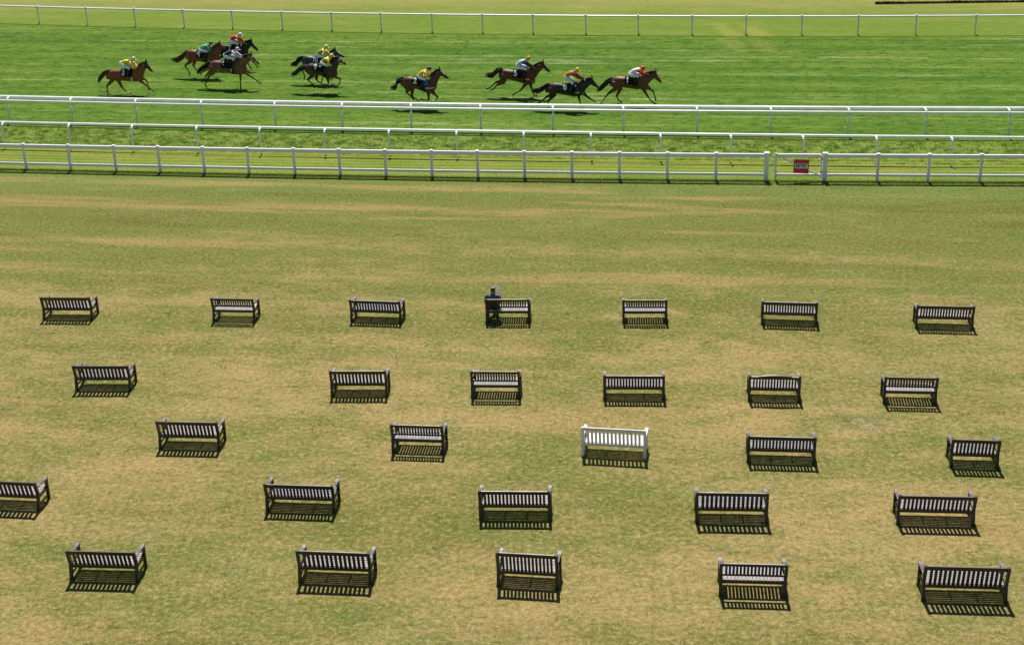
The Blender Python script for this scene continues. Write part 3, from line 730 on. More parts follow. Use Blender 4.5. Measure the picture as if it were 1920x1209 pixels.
_posts = {}
def bench(x, y, ang, L, style, gaps, H, mats, label, sr=0.58, cat='bench'):
    mat, amat, smat = mats
    root = empty('park_bench', (x, y, 0), math.radians(ang))
    tag(root, label, cat, 'benches set out on the lawn')
    seat_z, tilt, depth = 0.405, 0.115, 0.56
    H = H - 0.035
    zb = 0.640
    px = L / 2 - 0.038
    key = (mat.name, round(H, 3))
    if key not in _posts:
        _posts[key] = bench_post(H, tilt).mesh('back_leg', mat)
    fl = ('front', mat.name)
    for s in (-1, 1):
        link('back_leg', _posts[key], root, (s * px, 0, 0))
        slab('front_leg', (0.074, 0.07, zb - 0.021), mat, root, (s * px, depth, (zb - 0.021) / 2), None, 0.005)
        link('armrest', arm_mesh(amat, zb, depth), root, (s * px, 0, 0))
        slab('side_rail', (0.035, depth - 0.072, 0.07), mat, root, (s * px, (depth + 0.002) / 2, seat_z - 0.065), None, 0.004)
        slab('stretcher', (0.032, depth - 0.020, 0.045), mat, root, (s * px, (depth + 0.002) / 2 - 0.025, 0.14), None, 0.004)
    inner = L - 0.152
    def back_at(z): return -tilt * (z - 0.43) / (H - 0.43) if z > 0.43 else (z - 0.43) * (YO - 0.02) / 0.29
    slope = math.atan2(tilt, H - 0.43)
    top_h = 0.115 if style != 'gap' else 0.085
    ztop = H - (0.012 if style in ('long', 'arch') else 0.002) - top_h / 2
    if style == 'arch':
        mb = MB(); n = 14; vs_ = []
        for i in range(n + 1):
            u = i / n * 2 - 1
            rise = 0.055 * max(0.0, 1 - (u / 0.72) ** 2) ** 0.8
            for yy, zz in ((-0.019, -top_h / 2), (0.019, -top_h / 2), (0.019, top_h / 2 + rise - 0.02), (-0.019, top_h / 2 + rise - 0.02)):
                vs_.append((u * inner / 2, yy, zz))
        fs = []
        for i in range(n):
            for k in range(4):
                k2 = (k + 1) % 4
                fs.append((i * 4 + k2, i * 4 + k, (i + 1) * 4 + k, (i + 1) * 4 + k2))
        fs += [(0, 1, 2, 3), (4 * n + 3, 4 * n + 2, 4 * n + 1, 4 * n)]
        mb.add(vs_, fs)
        mb.build('top_rail', mat, root, loc=(0, back_at(ztop), ztop), rot=(slope, 0, 0))
    else:
        slab('top_rail', (inner, 0.042, top_h), mat, root, (0, back_at(ztop), ztop), (slope, 0, 0), 0.007)
    zlow = 0.362 if style != 'gap' else 0.560
    low_h = 0.085 if style != 'gap' else 0.066
    slab('back_rail', (inner, 0.038, low_h), mat, root, (0, back_at(zlow), zlow), (slope if style == 'gap' else 0, 0, 0), 0.005)
    # back slats: gaps + 1 openings are separated by the slats
    pitch = inner / gaps
    sw = pitch * sr
    z0, z1 = zlow + low_h / 2, ztop - top_h / 2
    yb0, yb1 = back_at(z0), back_at(z1)
    zl = (z0 + z1) / 2; slope2 = math.atan2(yb0 - yb1, z1 - z0); sl = (z1 - z0) / math.cos(slope2) + 0.012
    for i in range(gaps - 1):
        sx = -inner / 2 + pitch * (i + 1)
        slab('back_slat', (round(sw, 4), 0.020, round(sl, 4)), mat, root, (sx, (yb0 + yb1) / 2, zl), (slope2, random.uniform(-0.004, 0.004), 0), 0.003)
    # seat
    if style == 'gap':
        slab('seat_rail', (inner, 0.05, 0.075), mat, root, (0, 0.0, seat_z - 0.055), None, 0.005)
        slab('seat_rail', (inner, 0.045, 0.075), mat, root, (0, depth, seat_z - 0.055), None, 0.005)
        for i in range(gaps + 1):
            sx = -inner / 2 + pitch * (i + 0.0)
            if i in (0, gaps): sx += (0.5 if i == 0 else -0.5) * sw
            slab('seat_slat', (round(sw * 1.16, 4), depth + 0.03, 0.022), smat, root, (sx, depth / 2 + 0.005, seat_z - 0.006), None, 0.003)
    else:
        slab('seat_rail', (inner, 0.03, 0.07), mat, root, (0, depth - 0.005, seat_z - 0.062), None, 0.005)
        nsl = 7
        w = 0.063
        for i in range(nsl):
            yy = 0.062 + (depth - 0.082) * i / (nsl - 1)
            zz = seat_z - 0.012 + 0.010 * abs(i - 3.2) / 3
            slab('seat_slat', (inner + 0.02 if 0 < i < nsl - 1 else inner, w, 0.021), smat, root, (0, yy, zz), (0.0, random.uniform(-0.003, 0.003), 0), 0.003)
        sup = (-1 / 6, 1 / 6) if L > 1.6 else (0.0,)
        for k in sup:
            slab('seat_support', (0.04, depth - 0.14, 0.03), mat, root, (k * inner, depth / 2 + 0.03, seat_z - 0.043), None, 0.004)
    for ch_ in root.children:
        if not ch_.name.startswith('back_leg'): ch_.location.y += YO
    return root

BENCHES = [
 # x, y, angle, length, style, openings, height, label
 (-15.59, 48.32, -5.3, 1.80, 'wide', 14, 0.885, 'dark wooden bench, leftmost in the farthest row'),
 (-9.65, 47.69, -7.2, 1.52, 'gap', 17, 0.905, 'short dark bench with open gap under its backrest, second from left in farthest row'),
 (-4.69, 47.25, -9.5, 1.80, 'long', 17, 0.845, 'dark wooden bench just left of the seated person in the farthest row'),
 (-0.14, 46.86, -4.4, 1.52, 'gap', 17, 0.905, 'dark bench in farthest row with a person sitting at its left end'),
 (4.51, 46.47, -4.4, 1.52, 'gap', 17, 0.885, 'short dark bench with gap under backrest, first right of the seated person'),
 (9.31, 45.93, -8.9, 1.86, 'long', 19, 0.875, 'long dark many slatted bench, second from right in the farthest row'),
 (14.32, 45.19, -8.0, 1.88, 'long', 19, 0.875, 'long dark bench at the right end of the farthest row'),
 (-12.85, 42.22, -3.9, 1.78, 'wide', 14, 0.890, 'dark wooden bench at the left end of the second row from the fence'),
 (-4.75, 41.24, -3.9, 1.76, 'wide', 15, 0.895, 'dark wooden bench second from left in the second row from the fence'),
 (-0.56, 40.82, -4.9, 1.51, 'gap', 17, 0.935, 'short dark bench with gap under backrest, third in the second row from the fence'),
 (3.61, 40.39, -4.8, 1.85, 'long', 19, 0.865, 'long dark many slatted bench, third from right in second row from the fence'),
 (7.77, 40.01, -6.4, 1.55, 'arch', 16, 0.885, 'dark bench with a gently arched top rail'),
 (11.71, 39.54, -6.8, 1.56, 'gap', 17, 0.925, 'short dark bench with gap under backrest at right end of second row from the fence'),
 (-9.34, 37.98, -6.0, 1.80, 'wide', 15, 0.915, 'dark wooden bench at the left end of the white bench row'),
 (-2.76, 37.31, -7.5, 1.51, 'gap', 17, 0.925, 'short dark bench with gap under backrest, left neighbour of the white bench'),
 (2.72, 36.67, -10.4, 1.80, 'white', 15, 0.955, 'white painted slatted bench, the only white one on the lawn'),
 (7.27, 36.06, -6.9, 1.86, 'long', 19, 0.875, 'long dark many slatted bench, right neighbour of the white bench'),
 (12.39, 35.46, -7.6, 1.29, 'wide', 12, 0.910, 'very short dark bench at the right end of the white bench row'),
 (-13.56, 34.75, -8.0, 1.80, 'wide', 14, 0.880, 'dark wooden bench cut off by the left picture edge'),
 (-5.69, 34.13, -6.8, 1.86, 'long', 19, 0.860, 'long dark bench second from left in the row second nearest the camera'),
 (-0.07, 33.40, -4.2, 1.86, 'long', 18, 0.895, 'long dark bench in the middle of the row second nearest the camera'),
 (5.44, 32.90, -5.2, 1.84, 'wide', 15, 0.935, 'dark bench with wide back slats, second from right in row second nearest the camera'),
 (10.53, 32.51, -5.9, 1.93, 'long', 18, 0.895, 'long dark bench at the right end of the row second nearest the camera'),
 (-10.08, 31.02, -5.6, 1.72, 'wide', 15, 0.875, 'dark wooden bench at the left end of the nearest row'),
 (-4.43, 30.60, -6.9, 1.80, 'wide', 15, 0.930, 'dark wooden bench second from left in the nearest row'),
 (0.19, 30.16, -9.0, 1.48, 'wide', 15, 0.985, 'short tall backed dark bench in the middle of the nearest row'),
 (5.43, 29.49, -5.7, 1.57, 'gap', 17, 0.945, 'short dark bench with gap under backrest, second from right in nearest row'),
 (10.23, 29.03, -6.0, 1.93, 'wide', 17, 0.985, 'large long dark bench in the bottom right corner, right end of nearest row'),
]
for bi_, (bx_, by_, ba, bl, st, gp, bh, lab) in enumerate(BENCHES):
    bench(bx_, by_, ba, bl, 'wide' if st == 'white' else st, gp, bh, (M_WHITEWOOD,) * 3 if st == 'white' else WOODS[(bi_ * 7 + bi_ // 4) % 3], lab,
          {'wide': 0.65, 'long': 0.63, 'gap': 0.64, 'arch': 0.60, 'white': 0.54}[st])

# longer grass left by the mower round the bench feet, and weeds in the lawn
tufts = []
for (bx_, by_, ba, bl, st, gp, bh, lab) in BENCHES:
    ca, sa = math.cos(math.radians(ba)), math.sin(math.radians(ba))
    for lx in (-bl / 2 + 0.04, bl / 2 - 0.04):
        for ly in (0.0, 0.645):
            n_ = 70
            q = RNG.normal(0, 0.075, (n_, 2)) + (lx, ly)
            tufts.append(np.stack([bx_ + q[:, 0] * ca - q[:, 1] * sa, by_ + q[:, 0] * sa + q[:, 1] * ca], 1))
blades('tuft_grass', B_FR, np.concatenate(tufts), 0.055, 0.007, 'longer grass tufts round the bench feet')
nw = 520
cy_ = RNG.uniform(27, 63, nw); cx_ = RNG.uniform(-1, 1, nw) * (0.345 * cy_ + 3)
wi_ = RNG.integers(0, nw, 15000)
wr_ = RNG.normal(0, 1, (15000, 2)) * (RNG.uniform(0.05, 0.22, nw)[wi_])[:, None]
wp_ = np.stack([cx_[wi_], cy_[wi_]], 1) + wr_ * (1.3, 1.0)
wp_ = wp_[wp_[:, 1] < F0(wp_[:, 0])]
blades('lawn_weeds', B_FR, wp_, 0.026, 0.014, 'broad leaved green weeds scattered in the lawn')

# ------------------------------------------------------------------ bodies: tubes fused into one skin
def fuse(mb, voxel, smooth_it=3, name='body'):
    me = mb.mesh(name)
    o = bpy.data.objects.new(name, me); COL.objects.link(o)
    rm = o.modifiers.new('r', 'REMESH'); rm.mode = 'VOXEL'; rm.voxel_size = voxel
    sm = o.modifiers.new('s', 'SMOOTH'); sm.factor = 0.5; sm.iterations = smooth_it
    dg = bpy.context.evaluated_depsgraph_get()
    out = bpy.data.meshes.new_from_object(o.evaluated_get(dg))
    bpy.data.objects.remove(o); bpy.data.meshes.remove(me)
    out.name = name
    out.polygons.foreach_set('use_smooth', [True] * len(out.polygons))
    return out

def seg_dist(P, a, b):
    a, b = np.array(a), np.array(b)
    d = b - a
    t = np.clip(((P - a) @ d) / max(1e-9, d @ d), 0, 1)
    return np.linalg.norm(P - (a + t[:, None] * d), axis=1)

def coat_mat(name, base, dark, points, sock=(0.75, 0.72, 0.68), rough=0.44):
    nt = NT(name)
    p = nt.n('ShaderNodeTexCoord').outputs['Object']
    nz = nt.noise(p, 5.0, 4.0, 0.6)
    hair = nt.noise(nt.mapped(p, (12, 60, 60)), 2.0, 2.0)
    c = nt.mix(nt.smooth(nz, 0.3, 0.7), dark, base)
    c = nt.mix(nt.attr('points'), c, points)
    c = nt.mix(nt.attr('sock'), c, sock)
    nrm = nt.bump(hair, 0.10, 0.006)
    return nt.principled(c, nt.math('MULTIPLY_ADD', nz, 0.25, rough - 0.1), 0.42, nrm)

M_BLACKHAIR = plain('black_hair', (0.012, 0.010, 0.010), 0.5, 0.4, 0.3)
M_BROWNHAIR = plain('chestnut_hair', (0.10, 0.035, 0.012), 0.5, 0.4, 0.3)
M_GREYHAIR = plain('grey_hair', (0.10, 0.09, 0.09), 0.5, 0.4, 0.3)
M_LEATHER = plain('dark_leather', (0.030, 0.018, 0.012), 0.45, 0.5, 0.2)
M_CLOTH = plain('navy_saddle_cloth', (0.010, 0.011, 0.018), 0.8, 0.2, 0.2, 20.0)
M_NUMBER = plain('white_number', (0.92, 0.92, 0.90), 0.7, 0.2, 0.03)
M_STRAP = plain('pale_strap', (0.72, 0.70, 0.66), 0.6, 0.3, 0.1)
M_BREECH = plain('white_breeches', (0.88, 0.88, 0.92), 0.8, 0.2, 0.05, 14.0)
M_BOOT = plain('black_boots', (0.010, 0.009, 0.010), 0.35, 0.5, 0.1)
M_SKIN = plain('skin', (0.58, 0.34, 0.24), 0.55, 0.4, 0.1, 12.0)
M_GOGGLE = plain('dark_goggles', (0.015, 0.015, 0.02), 0.2, 0.5, 0.05)

HEAD = math.radians(-9.5)
COATS = {
 '3': ((0.300, 0.092, 0.028), (0.190, 0.052, 0.016), (0.10, 0.032, 0.012), 'chestnut'),
 '4': ((0.270, 0.084, 0.028), (0.165, 0.046, 0.016), (0.050, 0.020, 0.010), 'chestnut'),
 '7': ((0.026, 0.020, 0.018), (0.014, 0.011, 0.010), (0.010, 0.009, 0.009), 'black'),
 '6': ((0.250, 0.098, 0.050), (0.150, 0.054, 0.028), (0.018, 0.011, 0.009), 'bay'),
 '10': ((0.085, 0.072, 0.070), (0.045, 0.038, 0.038), (0.018, 0.015, 0.015), 'grey'),
 '9': ((0.100, 0.036, 0.018), (0.060, 0.022, 0.012), (0.012, 0.008, 0.007), 'bay'),
 '2': ((0.150, 0.044, 0.024), (0.090, 0.025, 0.014), (0.014, 0.009, 0.008), 'bay'),
 '5': ((0.150, 0.046, 0.018), (0.085, 0.026, 0.012), (0.012, 0.008, 0.007), 'bay'),
 '8': ((0.036, 0.017, 0.015), (0.022, 0.011, 0.010), (0.010, 0.007, 0.007), 'black'),
 '1': ((0.190, 0.062, 0.024), (0.110, 0.034, 0.014), (0.018, 0.010, 0.008), 'bay'),
}
HLABEL = {
 '3': 'chestnut racehorse numbered 3 galloping last on the left, dark hood on its head',
 '4': 'chestnut racehorse numbered 4 with its head beside the pink capped jockey',
 '7': 'black racehorse farthest back, under the red jacketed jockey',
 '6': 'light bay racehorse numbered 6, nearest of the three bunched at left',
 '10': 'dark grey racehorse half hidden behind the horse numbered 9',
 '9': 'dark bay racehorse numbered 9 galloping in front of the grey',
 '2': 'bay racehorse numbered 2 galloping alone with its legs gathered',
 '5': 'bay racehorse numbered 5 with hind legs stretched out behind',
 '8': 'near black racehorse numbered 8 stretching out behind the leader',
 '1': 'bay racehorse numbered 1 leading the field',
}
JOCKEY = {   # torso, sleeves, cap, pattern, label
 '3': ((0.90, 0.74, 0.05), (0.88, 0.70, 0.06), (0.80, 0.78, 0.64), 'seam', 'jockey in yellow silks and pale cap riding the last horse on the left'),
 '4': ((0.34, 0.74, 0.32), (0.03, 0.30, 0.14), (0.012, 0.13, 0.050), 'patch', 'jockey in green silks and dark green cap'),
 '7': ((0.80, 0.035, 0.035), (0.55, 0.15, 0.040), (0.88, 0.88, 0.78), 'plain', 'jockey in red silks with rust sleeves and white cap'),
 '6': ((0.030, 0.018, 0.065), (0.72, 0.60, 0.76), (0.84, 0.64, 0.76), 'dots', 'jockey in dark purple silks with lilac sleeves and pink cap'),
 '10': ((0.92, 0.84, 0.16), (0.92, 0.80, 0.07), (0.92, 0.84, 0.14), 'hoops', 'jockey in yellow silks with black hoops on the grey horse'),
 '9': ((0.92, 0.80, 0.07), (0.92, 0.78, 0.06), (0.92, 0.78, 0.08), 'sash', 'jockey crouching in yellow silks with one black sash, yellow cap'),
 '2': ((0.92, 0.68, 0.04), (0.90, 0.70, 0.08), (0.065, 0.025, 0.12), 'spots', 'jockey in yellow silks with dark spots and purple cap'),
 '5': ((0.66, 0.80, 0.86), (0.022, 0.040, 0.075), (0.92, 0.42, 0.02), 'patch2', 'jockey in pale blue silks with navy sleeves and orange cap'),
 '8': ((0.32, 0.024, 0.026), (0.26, 0.020, 0.024), (0.92, 0.72, 0.05), 'hoopsy', 'jockey in maroon silks with yellow hoops and yellow cap'),
 '1': ((0.90, 0.90, 0.92), (0.80, 0.035, 0.040), (0.78, 0.025, 0.035), 'plain', 'jockey in white silks with red sleeves and red cap leading the field'),
}

def silk_mat(n, col, pattern):
    nt = NT('silks_' + n)
    p = nt.n('ShaderNodeTexCoord').outputs['UV']
    u, v, _ = nt.xyz(p)
    o = nt.n('ShaderNodeTexCoord').outputs['Object']
    nz = nt.noise(o, 9.0, 3.0)
    base = nt.mix(nt.smooth(nz, 0.3, 0.7), tuple(c * 0.85 for c in col), col)
    def bands(k, width, c2):
        nonlocal base
        s = nt.math('FRACT', nt.math('MULTIPLY', u, k))
        base = nt.mix(nt.math('LESS_THAN', s, width), base, c2)
    if pattern == 'hoops': bands(4.5, 0.42, (0.012, 0.014, 0.012))
    if pattern == 'hoopsy': bands(4.0, 0.45, (0.80, 0.55, 0.05))
    if pattern == 'sash':
        f = nt.math('MULTIPLY', nt.math('GREATER_THAN', u, 0.42), nt.math('LESS_THAN', u, 0.58))
        base = nt.mix(f, base, (0.012, 0.012, 0.012))
    if pattern == 'seam':
        f = nt.math('GREATER_THAN', u, 0.86)
        base = nt.mix(f, base, (0.03, 0.02, 0.01))
    if pattern in ('spots', 'dots'):
        vo = nt.n('ShaderNodeTexVoronoi'); vo.inputs['Scale'].default_value = 9.0; nt.set(vo.inputs['Vector'], o)
        f = nt.math('LESS_THAN', vo.outputs['Distance'], 0.30)
        base = nt.mix(f, base, (0.10, 0.02, 0.03) if pattern == 'spots' else (0.62, 0.52, 0.66))
    if pattern == 'patch':
        base = nt.mix(nt.math('GREATER_THAN', nz, 0.52), base, (0.02, 0.24, 0.09))
    if pattern == 'patch2':
        base = nt.mix(nt.math('LESS_THAN', v, 0.35), base, (0.03, 0.05, 0.20))
    return nt.principled(base, 0.5, 0.35)

def lerp(a, b, t): return a + (b - a) * t
def v3(p, y): return Vector((p[0], y, p[1]))

def make_horse(num, H):
    loc = (H['loc'][0], H['loc'][1], 0.004)
    g = {k: (np.array(v) if k != 'tail' and not isinstance(v[0], list) else v) for k, v in H.items()}
    bt, cr, bk, wi, ch, b1, b2 = (g[k] for k in ('buttock', 'croup', 'back', 'withers', 'chest', 'b1', 'b2'))
    tx = [bt[0], lerp(bt[0], cr[0], 0.45), cr[0], bk[0], wi[0] - 0.02, lerp(wi[0], ch[0], 0.55), ch[0]]
    tz = [bt[1] + 0.14, lerp(bt[1], cr[1], 0.82), cr[1], bk[1], wi[1], lerp(wi[1], ch[1], 0.40), ch[1] + 0.14]
    bx = [bt[0], bt[0] + 0.22, b2[0], b1[0], lerp(b1[0], ch[0], 0.5), ch[0]]
    bz = [bt[1] - 0.16, lerp(bt[1], b2[1], 0.78), b2[1], b1[1], b1[1] + 0.03, ch[1] - 0.16]
    o1 = np.argsort(tx); o2 = np.argsort(bx)
    tx, tz, bx, bz = np.array(tx)[o1], np.array(tz)[o1], np.array(bx)[o2], np.array(bz)[o2]
    def soft(xs, zs, x):
        return float(np.mean([np.interp(x + d, xs, zs) for d in (-0.12, -0.06, 0, 0.06, 0.12)]))
    def sect(x):
        t = (x - bt[0]) / (ch[0] - bt[0])
        top, bot = soft(tx, tz, x), soft(bx, bz, x)
        hw = float(np.interp(t, [0, 0.10, 0.25, 0.42, 0.62, 0.78, 0.92, 1.0], [0.13, 0.215, 0.265, 0.255, 0.275, 0.265, 0.19, 0.12]))
        return (top + bot) / 2, max(0.12, (top - bot) / 2), hw
    mb = MB()
    xs = np.linspace(bt[0] + 0.01, ch[0] - 0.01, 15)
    pts, rad = [], []
    for x in xs:
        c, hh, hw = sect(x); pts.append((x, 0, c)); rad.append((hw, hh))
    c, hh, hw = sect(bt[0]); pts.insert(0, (bt[0] - 0.03, 0, c)); rad.insert(0, (hw * 0.5, hh * 0.5))
    c, hh, hw = sect(ch[0]); pts.append((ch[0] + 0.03, 0, c)); rad.append((hw * 0.55, hh * 0.55))
    # fix the frames: flat axis is y, second axis is z
    n = 16; rings = []
    for p, (a, b) in zip(pts, rad):
        rings.append([(p[0], a * math.cos(2 * math.pi * k / n), p[2] + b * math.sin(2 * math.pi * k / n)) for k in range(n)])
    vs_ = [q for r in rings for q in r]; fs = []
    for i in range(len(rings) - 1):
        for k in range(n):
            k2 = (k + 1) % n
            fs.append((i * n + k2, i * n + k, (i + 1) * n + k, (i + 1) * n + k2))
    fs += [tuple(range(n)), tuple((len(rings) - 1) * n + k for k in range(n))[::-1]]
    mb.add(vs_, fs)
    # neck and head
    poll, muz, thr = g['poll'], g['muzzle'], g['throat']
    base_c = np.array([lerp(wi[0], ch[0], 0.52), lerp(wi[1], ch[1], 0.36)])
    nk_top = (poll + thr) / 2 + np.array([-0.02, 0.0])
    nl = [lerp(base_c, nk_top, t) for t in (-0.12, 0.2, 0.5, 0.8, 1.0)]
    mb.tube([v3(p, 0) for p in nl], [(0.17, 0.33), (0.135, 0.27), (0.095, 0.205), (0.08, 0.155), (0.075, 0.125)], 14)
    hv = muz - poll; hl = np.linalg.norm(hv); hu = hv / hl; hn = np.array([hu[1], -hu[0]])     # hn points towards the jaw
    if hn[1] > 0: hn = -hn
    def hp(t, o): return v3(poll + hv * t + hn * o, 0)
    mb.tube([hp(0.0, 0.05), hp(0.18, 0.10), hp(0.38, 0.095), hp(0.62, 0.072), hp(0.85, 0.060), hp(0.97, 0.050)],
            [(0.065, 0.075), (0.092, 0.125), (0.088, 0.120), (0.062, 0.085), (0.055, 0.068), (0.042, 0.045)], 12)
    # legs
    segs, toes = [], []
    for key, side, hind in (('h1', -1, 1), ('h2', 1, 1), ('f1', -1, 0), ('f2', 1, 0)):
        J = [np.array(p, float) for p in H[key]]
        J[3][1] = max(J[3][1], 0.055)
        y = side * 0.13
        if hind:
            root = np.array([bt[0] + 0.30, lerp(cr[1], b2[1], 0.45)])
            P = [v3(root, y * 0.95), v3(lerp(root, J[0], 0.6), y * 1.1), v3(J[0], y * 1.05), v3(lerp(J[0], J[1], 0.55), y), v3(J[1], y), v3(lerp(J[1], J[2], 0.25), y), v3(lerp(J[1], J[2], 0.8), y), v3(J[2], y)]
            R = [(0.15, 0.25), (0.135, 0.21), (0.105, 0.135), (0.072, 0.088), (0.050, 0.062), (0.040, 0.046), (0.034, 0.038), (0.042, 0.046)]
        else:
            root = np.array([lerp(wi[0], ch[0], 0.42), lerp(wi[1], ch[1], 0.75)])
            P = [v3(root, y * 0.9), v3(J[0], y * 1.05), v3(lerp(J[0], J[1], 0.5), y), v3(J[1], y), v3(lerp(J[1], J[2], 0.25), y), v3(lerp(J[1], J[2], 0.8), y), v3(J[2], y)]
            R = [(0.115, 0.17), (0.090, 0.125), (0.060, 0.074), (0.050, 0.054), (0.037, 0.041), (0.032, 0.036), (0.040, 0.045)]
        d = (J[3] - J[2]); d = d / max(1e-6, np.linalg.norm(d))
        P += [v3(J[2] + d * 0.09, y), v3(J[2] + d * 0.125, y), v3(J[2] + d * 0.185, y)]
        R += [(0.034, 0.036), (0.050, 0.056), (0.058, 0.066)]
        mb.tube(P, R, 10)
        segs.append((np.array(P[-7]), np.array(P[-4]))); segs.append((np.array(P[-4]), np.array(P[-1])))
        toes.append((np.array(P[-4]), np.array(P[-1])))
    me = fuse(mb, 0.026, 3, 'racehorse')
    co = np.empty(len(me.vertices) * 3); me.vertices.foreach_get('co', co); co = co.reshape(-1, 3)
    dmin = np.min([seg_dist(co, a, b) for a, b in segs], axis=0)
    pts_f = np.clip((0.115 - dmin) / 0.045, 0, 1)
    low = np.clip((min(b1[1], b2[1]) + 0.02 - co[:, 2]) / 0.1, 0, 1)
    pts_f = np.minimum(pts_f, low)
    mz = np.linalg.norm(co - np.array([muz[0], 0, muz[1]]), axis=1)
    pts_f = np.maximum(pts_f, np.clip((0.20 - mz) / 0.1, 0, 1) * 0.8)
    if num == '3':                                   # dark hood over the face
        hc_ = poll + hv * 0.33 + hn * 0.06
        pts_f = np.maximum(pts_f, np.clip((0.24 - np.linalg.norm(co - np.array([hc_[0], 0, hc_[1]]), axis=1)) / 0.03, 0, 1))
    sock = np.zeros(len(co))
    for k in {'1': (0,), '8': (3,), '3': (1,), '2': (3,)}.get(num, ()):
        sock = np.maximum(sock, np.clip((0.075 - seg_dist(co, toes[k][0], toes[k][0] * 0.45 + toes[k][1] * 0.55)) / 0.02, 0, 1))
    if num in ('10', '7', '1', '5', '2'):           # pale blaze down the face
        f0, f1 = poll + hv * 0.22 - hn * 0.03, poll + hv * (0.75 if num == '10' else 0.5) - hn * 0.02
        sock = np.maximum(sock, np.clip((0.055 - seg_dist(co, (f0[0], 0, f0[1]), (f1[0], 0, f1[1]))) / 0.02, 0, 1) * 0.8)
    for nm, arr in (('points', pts_f), ('sock', sock)):
        at = me.attributes.new(nm, 'FLOAT', 'POINT'); at.data.foreach_set('value', arr.astype(np.float32))
    base, dark, point, kind = COATS[num]
    me.materials.append(coat_mat('coat_' + num, base, dark, point))
    horse = link('racehorse', me, None, loc, (0, 0, HEAD))
    tag(horse, HLABEL[num], 'horse', 'galloping racehorses')
    hair = {'chestnut': M_BROWNHAIR, 'grey': M_BLACKHAIR}.get(kind, M_BLACKHAIR)
    # ears
    for s in (-1, 1):
        e0 = hp(0.03, -0.015) + Vector((0, s * 0.05, 0)); e1 = e0 + Vector((0.0, s * 0.015, 0.15)) - Vector((hu[0], 0, hu[1])) * 0.05
        MB().tube([e0 - (e1 - e0) * 0.2, lerp(e0, e1, 0.4), lerp(e0, e1, 0.75), e1], [(0.026, 0.03), (0.030, 0.032), (0.018, 0.02), (0.004, 0.004)], 6).build('ear', M_CLOTH if num == '3' else me.materials[0], horse, True)
    # mane
    mb = MB(); rr = random.Random(int(num))
    side_n = np.array([-(nk_top - base_c)[1], (nk_top - base_c)[0]]); side_n /= np.linalg.norm(side_n)
    if side_n[1] < 0: side_n = -side_n
    c0 = np.array([wi[0] + 0.05, wi[1] + 0.0]); c1 = poll + np.array([-0.02, 0.02])
    for i in range(30):
        t = i / 29
        b = lerp(c0, c1, t) + side_n * (0.035 * math.sin(math.pi * t))
        y = rr.uniform(-0.02, 0.02)
        tip = b + np.array([-rr.uniform(0.07, 0.15), rr.uniform(0.0, 0.06)])
        mb.tube([v3(b - side_n * 0.06, y), v3(lerp(b, tip, 0.5) + side_n * 0.02, y - 0.02), v3(tip, y - rr.uniform(0.0, 0.05))], [0.032, 0.022, 0.004], 5)
    mb.build('mane', hair, horse, True)
    # tail: a bunch of long strands
    T = [v3(p, 0) for p in H['tail']]
    T.insert(0, v3(lerp(np.array(H['tail'][0]), cr, 0.25) + np.array([0.04, -0.03]), 0))
    mb = MB()
    for i in range(64):
        sy, sz = rr.gauss(0, 1), rr.gauss(0, 1)
        k = rr.uniform(0.45, 1.12)
        Q, R = [], []
        m_ = len(T)
        for j, p in enumerate(T):
            t = j / (m_ - 1)
            spread = 0.012 + 0.055 * math.sin(math.pi * min(1, t * 0.75)) 
            q = p if j < m_ - 1 else lerp(T[-2], T[-1], k)
            Q.append(q + Vector((0, sy * spread, sz * spread * 1.1)))
            R.append([0.030, 0.024, 0.018, 0.013, 0.004, 0.003][min(j, 5)])
        mb.tube(Q, R, 5)
    mb.build('tail', hair, horse, True)
    # saddle cloth, number, saddle, girth, bridle, reins
    sx1 = wi[0] - 0.20; sx0 = sx1 - 0.70
    def surf(x, a, off):                             # a: angle from the top of the back, negative is the camera side
        c, hh, hw = sect(x)
        return Vector((x, math.sin(a) * (hw + off), c + math.cos(a) * (hh + off)))
    def shell(x0, x1, a0, a1, off, nx=9, na=13):
        mb = MB(); vs_, fs = [], []
        for lay in (0, 1):
            for i in range(nx):
                for j in range(na):
                    vs_.append(surf(lerp(x0, x1, i / (nx - 1)), lerp(a0, a1, j / (na - 1)), off + (0.0 if lay else -0.02)))
        N = nx * na
        for i in range(nx - 1):
            for j in range(na - 1):
                a_, b_, c_, d_ = i * na + j, i * na + j + 1, (i + 1) * na + j + 1, (i + 1) * na + j
                fs += [(N + a_, N + b_, N + c_, N + d_), (d_, c_, b_, a_)]
        for i in range(nx - 1):
            a_, b_ = i * na, (i + 1) * na
            fs += [(a_, b_, N + b_, N + a_)]
            a_, b_ = i * na + na - 1, (i + 1) * na + na - 1
            fs += [(b_, a_, N + a_, N + b_)]
        for j in range(na - 1):
            fs += [(j + 1, j, N + j, N + j + 1)]
            a_ = (nx - 1) * na + j
            fs += [(a_, a_ + 1, N + a_ + 1, N + a_)]
        mb.add(vs_, fs)
        return mb
    lim = math.radians(98)
    cloth = shell(sx0, sx1, -lim, lim, 0.022).build('saddle_cloth', M_CLOTH, horse, True)
